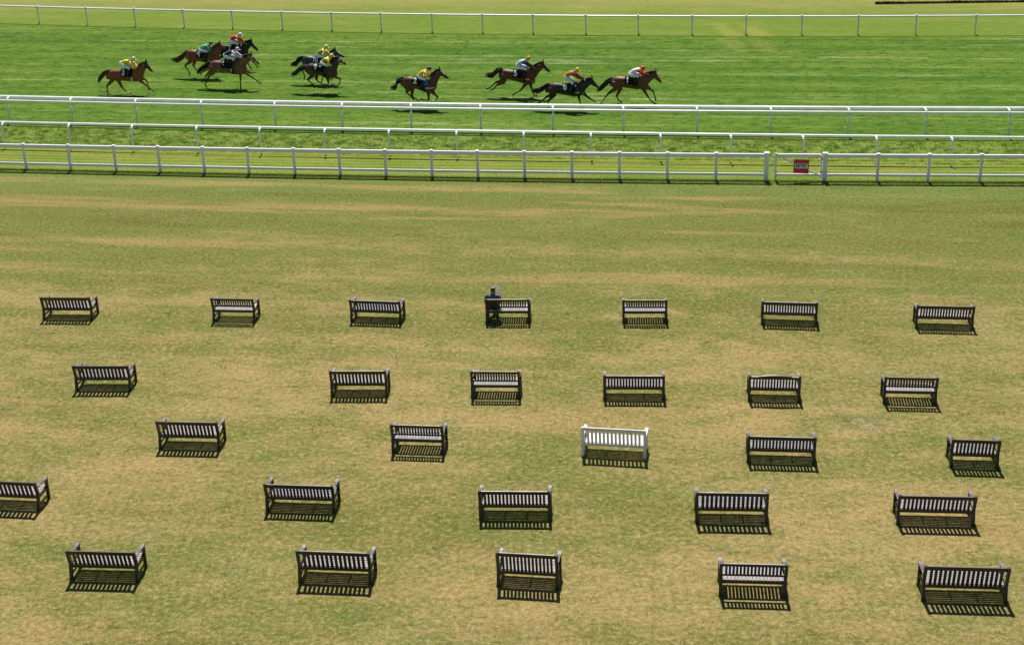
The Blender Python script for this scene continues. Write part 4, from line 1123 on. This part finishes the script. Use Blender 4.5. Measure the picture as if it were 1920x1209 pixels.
    for s in (-1, 1):
        tm = text_mesh(num, 0.50, M_NUMBER, 'number', 0.0, 0.020)
        w_ = 0.78
        bmn = bmesh.new(); bmn.from_mesh(tm)
        bmesh.ops.triangulate(bmn, faces=bmn.faces[:])
        for _k in range(4):
            lng = [e for e in bmn.edges if e.calc_length() > 0.05]
            if not lng: break
            bmesh.ops.subdivide_edges(bmn, edges=lng, cuts=1)
            bmesh.ops.triangulate(bmn, faces=bmn.faces[:])
        bmn.to_mesh(tm); bmn.free()
        for vtx in tm.vertices:
            u, w = vtx.co.x * (w_ if len(num) == 1 else 0.62), vtx.co.y
            x = sx0 + 0.150 + u * (1 if s < 0 else -1)
            a = s * (math.radians(58) - w / 0.36)
            vtx.co = surf(x, a, 0.030)
        if s > 0: pass
        link('number', tm, cloth)
    shell(sx0 + 0.36, sx1 + 0.06, -1.0, 1.0, 0.045, 6, 9).build('saddle', M_LEATHER, horse, True)
    shell(sx1 - 0.14, sx1 - 0.04, -math.pi * 0.98, math.pi * 0.98, 0.016, 3, 25).build('girth', M_STRAP if num in ('6', '3') else M_LEATHER, horse, True)
    if num == '2':
        tag(shell(sx1 - 0.10, sx1 + 0.14, -1.50, -0.95, 0.036, 6, 6).build('shoulder_pad', plain('bright_blue_pad', (0.02, 0.20, 0.62), 0.7, 0.2, 0.1), horse, True))
    if num in ('2', '8', '5'):
        bp = shell(lerp(sx1, ch[0], 0.0), lerp(sx1, ch[0], 0.92), -1.95, -1.80, 0.022, 8, 3).build('breast_strap', M_STRAP, horse, True)
    mb = MB()
    for t, r in ((0.62, 0.098), (0.20, 0.145)):
        c_ = hp(t, 0.085)
        ring = []
        for k in range(13):
            a = 2 * math.pi * k / 12
            ring.append(c_ + Vector((hn[0], 0, hn[1])) * (r * math.cos(a)) + Vector((0, 1, 0)) * (0.78 * r * math.sin(a)))
        mb.tube(ring, 0.013, 5)
    for s in (-1, 1):
        mb.tube([hp(0.05, 0.03) + Vector((0, s * 0.085, 0)), hp(0.40, 0.09) + Vector((0, s * 0.096, 0)), hp(0.82, 0.08) + Vector((0, s * 0.066, 0))], 0.011, 5)
    mb.build('bridle', M_STRAP if num in ('9', '6') else M_LEATHER, horse, True)
    hand = g['hand']
    for s in (-1, 1):
        a = v3(hand, s * 0.07); b = hp(0.84, 0.08) + Vector((0, s * 0.07, 0))
        MB().tube([a, lerp(a, b, 0.5) - Vector((0, -s * 0.05, 0.03)), b], 0.009, 5).build('rein', M_LEATHER, horse)
    return horse

# ------------------------------------------------------------------ people
def hand_tubes(mb, wrist, fwd, up, side, curl=0.9, r=0.0085):
    """palm with four unequal bent fingers and a thumb at the side of the palm"""
    wrist, fwd, up = Vector(wrist), Vector(fwd).normalized(), Vector(up).normalized()
    lat = fwd.cross(up).normalized() * side
    up = lat.cross(fwd).normalized() * side
    mb.tube([wrist - fwd * 0.01, wrist + fwd * 0.03, wrist + fwd * 0.085], [(0.026, 0.018), (0.036, 0.018), (0.040, 0.016)], 8, flat_axis=tuple(lat))
    for i, (o, ln) in enumerate(((-0.030, 0.062), (-0.010, 0.074), (0.010, 0.070), (0.030, 0.054))):
        b = wrist + fwd * 0.082 + lat * o
        d1 = (fwd * math.cos(curl * 0.6) - up * math.sin(curl * 0.6)); d2 = (fwd * math.cos(curl * 1.7) - up * math.sin(curl * 1.7)); d3 = (fwd * math.cos(curl * 2.6) - up * math.sin(curl * 2.6))
        p1 = b + d1 * ln * 0.45; p2 = p1 + d2 * ln * 0.32; p3 = p2 + d3 * ln * 0.26
        mb.tube([b, p1, p2, p3], [r * 1.08, r, r * 0.92, r * 0.7], 6)
    tb = wrist + fwd * 0.030 - lat * 0.032
    t1 = tb + (fwd * 0.6 - lat * 0.7 - up * 0.3).normalized() * 0.036; t2 = t1 + (fwd * 0.8 - up * 0.75).normalized() * 0.030
    mb.tube([tb, t1, t2], [r * 1.3, r * 1.1, r * 0.8], 6)

def head_mesh(mb, c, fwd, up, s=1.0):
    """skull, jaw, nose, ears, neck stub is added by the caller"""
    fwd, up = Vector(fwd).normalized(), Vector(up).normalized()
    lat = up.cross(fwd).normalized(); up = fwd.cross(lat).normalized()
    R = Matrix((fwd, lat, up)).transposed()
    c = Vector(c)
    mb.ball(c + R @ Vector((-0.005, 0, 0.025)) * s, Vector((0.098, 0.076, 0.098)) * s, 14, 10, R)
    mb.ball(c + R @ Vector((0.030, 0, -0.050)) * s, Vector((0.062, 0.056, 0.072)) * s, 12, 8, R)
    mb.tube([c + R @ Vector((0.088, 0, 0.020)) * s, c + R @ Vector((0.112, 0, -0.022)) * s, c + R @ Vector((0.085, 0, -0.035)) * s], [0.012 * s, 0.017 * s, 0.012 * s], 6)
    for k in (-1, 1):
        mb.ball(c + R @ Vector((-0.005, k * 0.078, -0.01)) * s, Vector((0.024, 0.010, 0.034)) * s, 8, 6, R)
    return R

def join_meshes(a, mb, mat):
    """append unfused geometry (hands, fingers) to the same body mesh"""
    n = len(a.vertices)
    co = np.empty(n * 3); a.vertices.foreach_get('co', co)
    vs_ = co.reshape(-1, 3).tolist() + [list(v) for v in mb.v]
    fs = [tuple(p.vertices) for p in a.polygons] + [tuple(i + n for i in f) for f in mb.f]
    me = bpy.data.meshes.new(a.name); me.from_pydata(vs_, [], fs); me.update()
    me.polygons.foreach_set('use_smooth', [True] * len(me.polygons))
    me.materials.append(mat)
    bpy.data.meshes.remove(a)
    return me

def uv_along(me, a, b, c=None):
    """u runs from a to b along the body, v from its underside to its top"""
    a, b = np.array(a), np.array(b)
    co = np.empty(len(me.vertices) * 3); me.vertices.foreach_get('co', co); co = co.reshape(-1, 3)
    d = b - a; L = np.linalg.norm(d); d = d / L
    u = (co - a) @ d / L
    up = np.cross(d, (0, 1, 0)); up = up if up[2] > 0 else -up
    v = (co - a) @ up / 0.36 + 0.5
    uvl = me.uv_layers.new(name='along')
    idx = np.empty(len(me.loops), dtype=np.int32); me.loops.foreach_get('vertex_index', idx)
    uvl.data.foreach_set('uv', np.stack([u[idx], v[idx]], 1).reshape(-1).astype(np.float32))

def make_jockey(num, H):
    torso_c, sleeve_c, cap_c, pat, label = JOCKEY[num]
    B_, S_, Hd, Hn, Kn, Ft = (np.array(H[k], float) for k in ('butt', 'sh', 'head', 'hand', 'knee', 'foot'))
    wi = np.array(H['withers'])
    hip = B_ + np.array([0.07, -0.06]); sh = S_ + np.array([-0.03, -0.06])
    tl = np.linalg.norm(sh - hip)
    if tl < 0.42: hip = sh + (hip - sh) / tl * 0.42
    if tl > 0.56: hip = sh + (hip - sh) / tl * 0.56
    cx = np.array([Hd[0], Hd[1]])
    def limb(y): return lambda p, yy=y: v3(p, yy)
    def build_core(mb, g=0.0):
        mid = lerp(hip, sh, 0.5) + np.array([-0.03, 0.05])
        mb.tube([v3(hip + (hip - sh) * 0.12, 0), v3(hip, 0), v3(mid, 0), v3(sh, 0), v3(sh + (sh - mid) * 0.22, 0)],
                [(0.10 + g, 0.08 + g), (0.155 + g, 0.125 + g), (0.150 + g, 0.115 + g), (0.185 + g, 0.110 + g), (0.10 + g, 0.07 + g)], 14)
    def elbow(s):
        a, b = v3(sh, s * 0.19), v3(Hn, s * 0.09)
        m_ = (a + b) / 2; d = (b - a).length
        drop = math.sqrt(max(0.0025, 0.30 ** 2 - (d / 2) ** 2)) if d < 0.58 else 0.05
        n_ = Vector((0.1, s * 0.45, -1.0)).normalized()
        return a, m_ + n_ * min(drop, 0.22), b
    def knee(s):
        h_ = v3(hip + np.array([0.02, -0.02]), s * 0.10)
        k_ = v3(Kn + np.array([0.07, 0.09]), s * 0.26)
        f_ = v3(Ft, s * 0.31)
        d = (k_ - h_).length
        if d > 0.47: h_ = k_ + (h_ - k_) / d * 0.47
        return h_, k_, f_
    mb = MB()
    build_core(mb)
    fwd = Vector((0.88, 0, -0.25)); up = Vector((0.25, 0, 0.88))
    mb.tube([v3(sh, 0), v3(lerp(sh, cx, 0.55), 0), v3(cx + np.array([-0.03, -0.05]), 0)], [0.075, 0.056, 0.052], 10)
    R = head_mesh(mb, v3(cx, 0), fwd, up, 0.95)
    for s in (-1, 1):
        a, e, b = elbow(s)
        mb.tube([lerp(a, v3(sh, 0), 0.4), a, lerp(a, e, 0.5), e, lerp(e, b, 0.4), b], [0.06, 0.062, 0.052, 0.044, 0.042, 0.028], 8)
        h_, k_, f_ = knee(s)
        mb.tube([h_, lerp(h_, k_, 0.5), k_, lerp(k_, f_, 0.35), f_], [0.10, 0.088, 0.060, 0.058, 0.040], 10)
        mb.tube([f_ + Vector((-0.05, 0, -0.01)), f_ + Vector((0.06, 0, -0.04)), f_ + Vector((0.16, 0, -0.05))], [0.036, 0.040, 0.026], 8)
    me = fuse(mb, 0.021, 2, 'person')
    hb = MB()
    for s in (-1, 1):
        a, e, b = elbow(s)
        hand_tubes(hb, b, (b - e) + Vector((0.05, 0, 0)), (0, 0, 1), s, 1.0)
    me = join_meshes(me, hb, M_SKIN)
    person = link('person', me, None, (H['loc'][0], H['loc'][1], 0.004), (0, 0, HEAD))
    tag(person, label, 'person', 'jockeys in racing silks')
    # clothes
    sm = silk_mat(num, torso_c, pat)
    mb = MB(); build_core(mb, 0.014)
    mb.tube([v3(sh, 0), v3(lerp(sh, cx, 0.45), 0)], [0.095, 0.072], 10)
    jm = fuse(mb, 0.024, 2, 'silks'); jm.materials.append(sm)
    uv_along(jm, tuple(v3(hip, 0)), tuple(v3(sh, 0)))
    link('silks', jm, person)
    slm = plain('sleeve_' + num, sleeve_c, 0.5, 0.35, 0.15, 12.0)
    brm = MB()
    for s in (-1, 1):
        a, e, b = elbow(s)
        MB().tube([lerp(a, v3(sh, 0), 0.5), a, lerp(a, e, 0.5), e, lerp(e, b, 0.45), lerp(e, b, 0.92)], [0.078, 0.082, 0.074, 0.066, 0.062, 0.038], 10).build('sleeve', slm, person, True)
        h_, k_, f_ = knee(s)
        brm.tube([h_ + (h_ - k_) * 0.12, h_, lerp(h_, k_, 0.5), k_, lerp(k_, f_, 0.2)], [0.085, 0.118, 0.104, 0.076, 0.070], 12)
        bo = MB().tube([lerp(k_, f_, 0.14), lerp(k_, f_, 0.4), lerp(k_, f_, 0.8), f_], [0.074, 0.070, 0.056, 0.050], 10)
        bo.tube([f_ + Vector((-0.07, 0, -0.005)), f_ + Vector((0.05, 0, -0.042)), f_ + Vector((0.17, 0, -0.052))], [(0.042, 0.045), (0.046, 0.046), (0.034, 0.028)], 8)
        bo.build('boot', M_BOOT, person, True)
    brm.tube([v3(hip + (hip - sh) * 0.20, 0), v3(hip + (hip - sh) * 0.06, 0), v3(lerp(hip, sh, 0.10), 0)], [(0.12, 0.10), (0.172, 0.145), (0.168, 0.138)], 14)
    bm_ = fuse(brm, 0.024, 2, 'breeches'); bm_.materials.append(M_BREECH)
    link('breeches', bm_, person)
    # cap with peak, goggles
    c = v3(cx, 0)
    cm_ = plain('cap_' + num, cap_c, 0.35, 0.5, 0.06)
    mb = MB(); n, mrows = 16, 7; vs_, fs = [], []
    for j in range(mrows + 1):
        th = (math.pi * 0.56) * j / mrows
        for i in range(n):
            ph = 2 * math.pi * i / n
            q = Vector((0.128 * math.sin(th) * math.cos(ph) - 0.005, 0.104 * math.sin(th) * math.sin(ph), 0.122 * math.cos(th) + 0.022))
            vs_.append(c + R @ q)
    for j in range(mrows):
        for i in range(n):
            i2 = (i + 1) % n
            fs.append((j * n + i, (j + 1) * n + i, (j + 1) * n + i2, j * n + i2))
    fs.append(tuple(mrows * n + i for i in range(n))[::-1])
    mb.add(vs_, fs)
    cap = mb.build('cap', cm_, person, True)
    mb = MB(); mb.ball(c + R @ Vector((0.125, 0, 0.022)), (0.062, 0.070, 0.010), 12, 6, R)
    mb.build('cap_peak', cm_, cap, True)
    mb = MB()
    for s in (-1, 1): mb.ball(c + R @ Vector((0.088, s * 0.035, 0.0)), (0.018, 0.030, 0.022), 8, 6, R)
    mb.build('goggles', M_GOGGLE, person, True)
    if pat == 'dots':
        for k in range(7):
            a = 2 * math.pi * k / 7
            MB().ball(c + R @ Vector((0.100 * math.cos(a), 0.083 * math.sin(a), 0.095)), 0.020, 6, 5).build('cap_spot', M_CLOTH, cap, True)
    return person

for num, H in HORSES.items():
    make_horse(num, H)
    make_jockey(num, H)

# ------------------------------------------------------------------ the reader on the bench (faces away)
M_JACKET = plain('navy_jacket', (0.095, 0.120, 0.175), 0.75, 0.3, 0.25, 10.0, bump=0.3)
M_TROUSER = plain('charcoal_trousers', (0.018, 0.018, 0.022), 0.8, 0.2, 0.2, 10.0)
M_HAIR = plain('brown_hair', (0.110, 0.055, 0.028), 0.6, 0.4, 0.35, 40.0, bump=0.4)
nt = NT('newsprint')
_c = nt.mix(nt.smooth(nt.noise(nt.n('ShaderNodeTexCoord').outputs['Object'], 60.0, 2.0), 0.5, 0.62), (0.92, 0.92, 0.90), (0.74, 0.74, 0.74))
_d = nt.n('ShaderNodeBsdfDiffuse'); nt.set(_d.inputs[0], _c)
_t = nt.n('ShaderNodeBsdfTranslucent'); nt.set(_t.inputs[0], _c)
_m2 = nt.n('ShaderNodeMixShader'); _m2.inputs[0].default_value = 0.7
nt.t.links.new(_d.outputs[0], _m2.inputs[1]); nt.t.links.new(_t.outputs[0], _m2.inputs[2]); nt.t.links.new(_m2.outputs[0], nt.out.inputs[0])
M_PAPER = nt.mat
M_SHOE = plain('black_shoes', (0.012, 0.011, 0.010), 0.35, 0.5, 0.1)
def make_reader():
    bx0, by0, ang = -0.14, 46.86, math.radians(-4.4)
    off = Vector((math.cos(ang), math.sin(ang), 0)) * -0.52
    hip = Vector((0, 0.28, 0.53)); chest = Vector((0, 0.18, 0.80)); neck = Vector((0, 0.21, 0.955)); headc = Vector((0.02, 0.28, 1.08))
    fwd = Vector((0.10, 1, -0.22)); up = Vector((0, 0.22, 1))
    def arm(s):
        return Vector((s * 0.188, 0.20, 0.895)), Vector((s * 0.255, 0.31, 0.66)), Vector((0.12 + s * 0.11, 0.50, 0.86))
    def leg(s):
        return Vector((s * 0.10, 0.30, 0.52)), Vector((s * 0.11, 0.74, 0.53)), Vector((0.06 + s * 0.055, 0.70 - 0.05 * (s > 0), 0.09))
    def core(mb, g=0.0):
        mb.tube([hip - Vector((0, 0, 0.07)), hip, lerp(hip, chest, 0.5), chest, neck - Vector((0, 0, 0.06)), neck - Vector((0, 0, 0.0))],
                [(0.15 + g, 0.12 + g), (0.175 + g, 0.13 + g), (0.165 + g, 0.12 + g), (0.195 + g, 0.12 + g), (0.165 + g, 0.085 + g), (0.07 + g, 0.065 + g)], 14, flat_axis=(1, 0, 0))
    mb = MB(); core(mb)
    mb.tube([neck - Vector((0, 0, 0.05)), neck + Vector((0, 0.02, 0.04)), headc - Vector((0, 0.01, 0.05))], [0.062, 0.058, 0.056], 10)
    R = head_mesh(mb, headc, fwd, up, 1.0)
    for s in (-1, 1):
        a, e, b = arm(s)
        mb.tube([lerp(a, chest, 0.3), a, lerp(a, e, 0.5), e, lerp(e, b, 0.4), b], [0.06, 0.064, 0.052, 0.045, 0.043, 0.028], 8)
        h, k, f = leg(s)
        mb.tube([h, lerp(h, k, 0.5), k, lerp(k, f, 0.35), f], [0.105, 0.090, 0.066, 0.060, 0.042], 10)
        mb.tube([f + Vector((0, -0.05, -0.03)), f + Vector((0, 0.08, -0.045)), f + Vector((0, 0.18, -0.055))], [0.036, 0.040, 0.028], 8)
    me = fuse(mb, 0.018, 2, 'person')
    hb = MB()
    for s in (-1, 1):
        a, e, b = arm(s)
        hand_tubes(hb, b, b - e, (-s, 0, 0.3), s, 0.7)
    me = join_meshes(me, hb, M_SKIN)
    person = link('person', me, None, (bx0 + off.x, by0 + off.y, 0.0), (0, 0, ang))
    tag(person, 'person in navy jacket seen from behind, sitting on a bench reading a paper', 'person')
    mb = MB(); core(mb, 0.018)
    jm = fuse(mb, 0.022, 2, 'jacket'); jm.materials.append(M_JACKET); link('jacket', jm, person)
    mb = MB(); mb.tube([neck + Vector((0, -0.01, -0.03)), neck + Vector((0, 0.012, 0.022))], [(0.085, 0.08), (0.072, 0.068)], 12, flat_axis=(1, 0, 0))
    mb.build('collar', M_JACKET, person, True)
    tr = MB()
    for s in (-1, 1):
        a, e, b = arm(s)
        MB().tube([lerp(a, chest, 0.35), a, lerp(a, e, 0.5), e, lerp(e, b, 0.45), lerp(e, b, 0.90)], [0.070, 0.072, 0.066, 0.060, 0.056, 0.044], 10).build('sleeve', M_JACKET, person, True)
        h, k, f = leg(s)
        tr.tube([h, lerp(h, k, 0.5), k, lerp(k, f, 0.4), lerp(k, f, 0.93)], [0.125, 0.106, 0.080, 0.075, 0.062], 12)
        MB().tube([f + Vector((0, -0.075, -0.035)), f + Vector((0, 0.06, -0.040)), f + Vector((0, 0.19, -0.058))], [(0.042, 0.05), (0.046, 0.046), (0.036, 0.028)], 8).build('shoe', M_SHOE, person, True)
    tr.tube([hip - Vector((0, 0, 0.10)), hip + Vector((0, 0, 0.03))], [(0.185, 0.14), (0.192, 0.148)], 14, flat_axis=(1, 0, 0))
    tm_ = fuse(tr, 0.022, 2, 'trousers'); tm_.materials.append(M_TROUSER); link('trousers', tm_, person)
    # hair: rim of brown hair round a thinning crown
    mb = MB(); n, vs_, fs = 20, [], []
    rows = [0.30, 0.42, 0.55, 0.68, 0.80]
    for t in rows:
        th = math.pi * t
        for i in range(n):
            ph = 2 * math.pi * i / n
            front = max(0.0, math.cos(ph))
            th2 = th * (1 - 0.35 * front) + 0.0
            rr = 1.10 + 0.02 * math.sin(ph * 7 + t * 9)
            vs_.append(headc + R @ Vector((0.098 * rr * math.sin(th2) * math.cos(ph) - 0.012, 0.078 * rr * math.sin(th2) * math.sin(ph), 0.100 * rr * math.cos(th2) + 0.025)))
    for j in range(len(rows) - 1):
        for i in range(n):
            i2 = (i + 1) % n
            fs.append((j * n + i, (j + 1) * n + i, (j + 1) * n + i2, j * n + i2))
    mb.add(vs_, fs); mb.build('hair', M_HAIR, person, True)
    # the paper
    paper = empty('newspaper', (bx0 + off.x + 0.155, by0 + off.y + 0.54, 0.985), ang)
    tag(paper, 'open white newspaper held up by the seated person', 'newspaper')
    for s in (-1, 1):
        mb = MB(); vs_, fs = [], []
        for lay in (0, 1):
            for i in range(6):
                for j in range(5):
                    u = i / 5; w = j / 4
                    vs_.append((s * (0.003 + 0.105 * u), 0.02 * math.sin(u * 2.4) - 0.03 * u + 0.16 * w + lay * 0.003, -0.09 + 0.19 * w))
        for i in range(5):
            for j in range(4):
                a = i * 5 + j
                fs += [(a, a + 1, a + 6, a + 5), (30 + a + 5, 30 + a + 6, 30 + a + 1, 30 + a)]
        for i in range(5):
            fs += [(i * 5, i * 5 + 5, 30 + i * 5 + 5, 30 + i * 5), (i * 5 + 4 + 5, i * 5 + 4, 30 + i * 5 + 4, 30 + i * 5 + 9)]
        for j in range(4):
            fs += [(j + 1, j, 30 + j, 30 + j + 1), (25 + j, 26 + j, 56 + j, 55 + j)]
        mb.add(vs_, fs); mb.build('page', M_PAPER, paper)
make_reader()
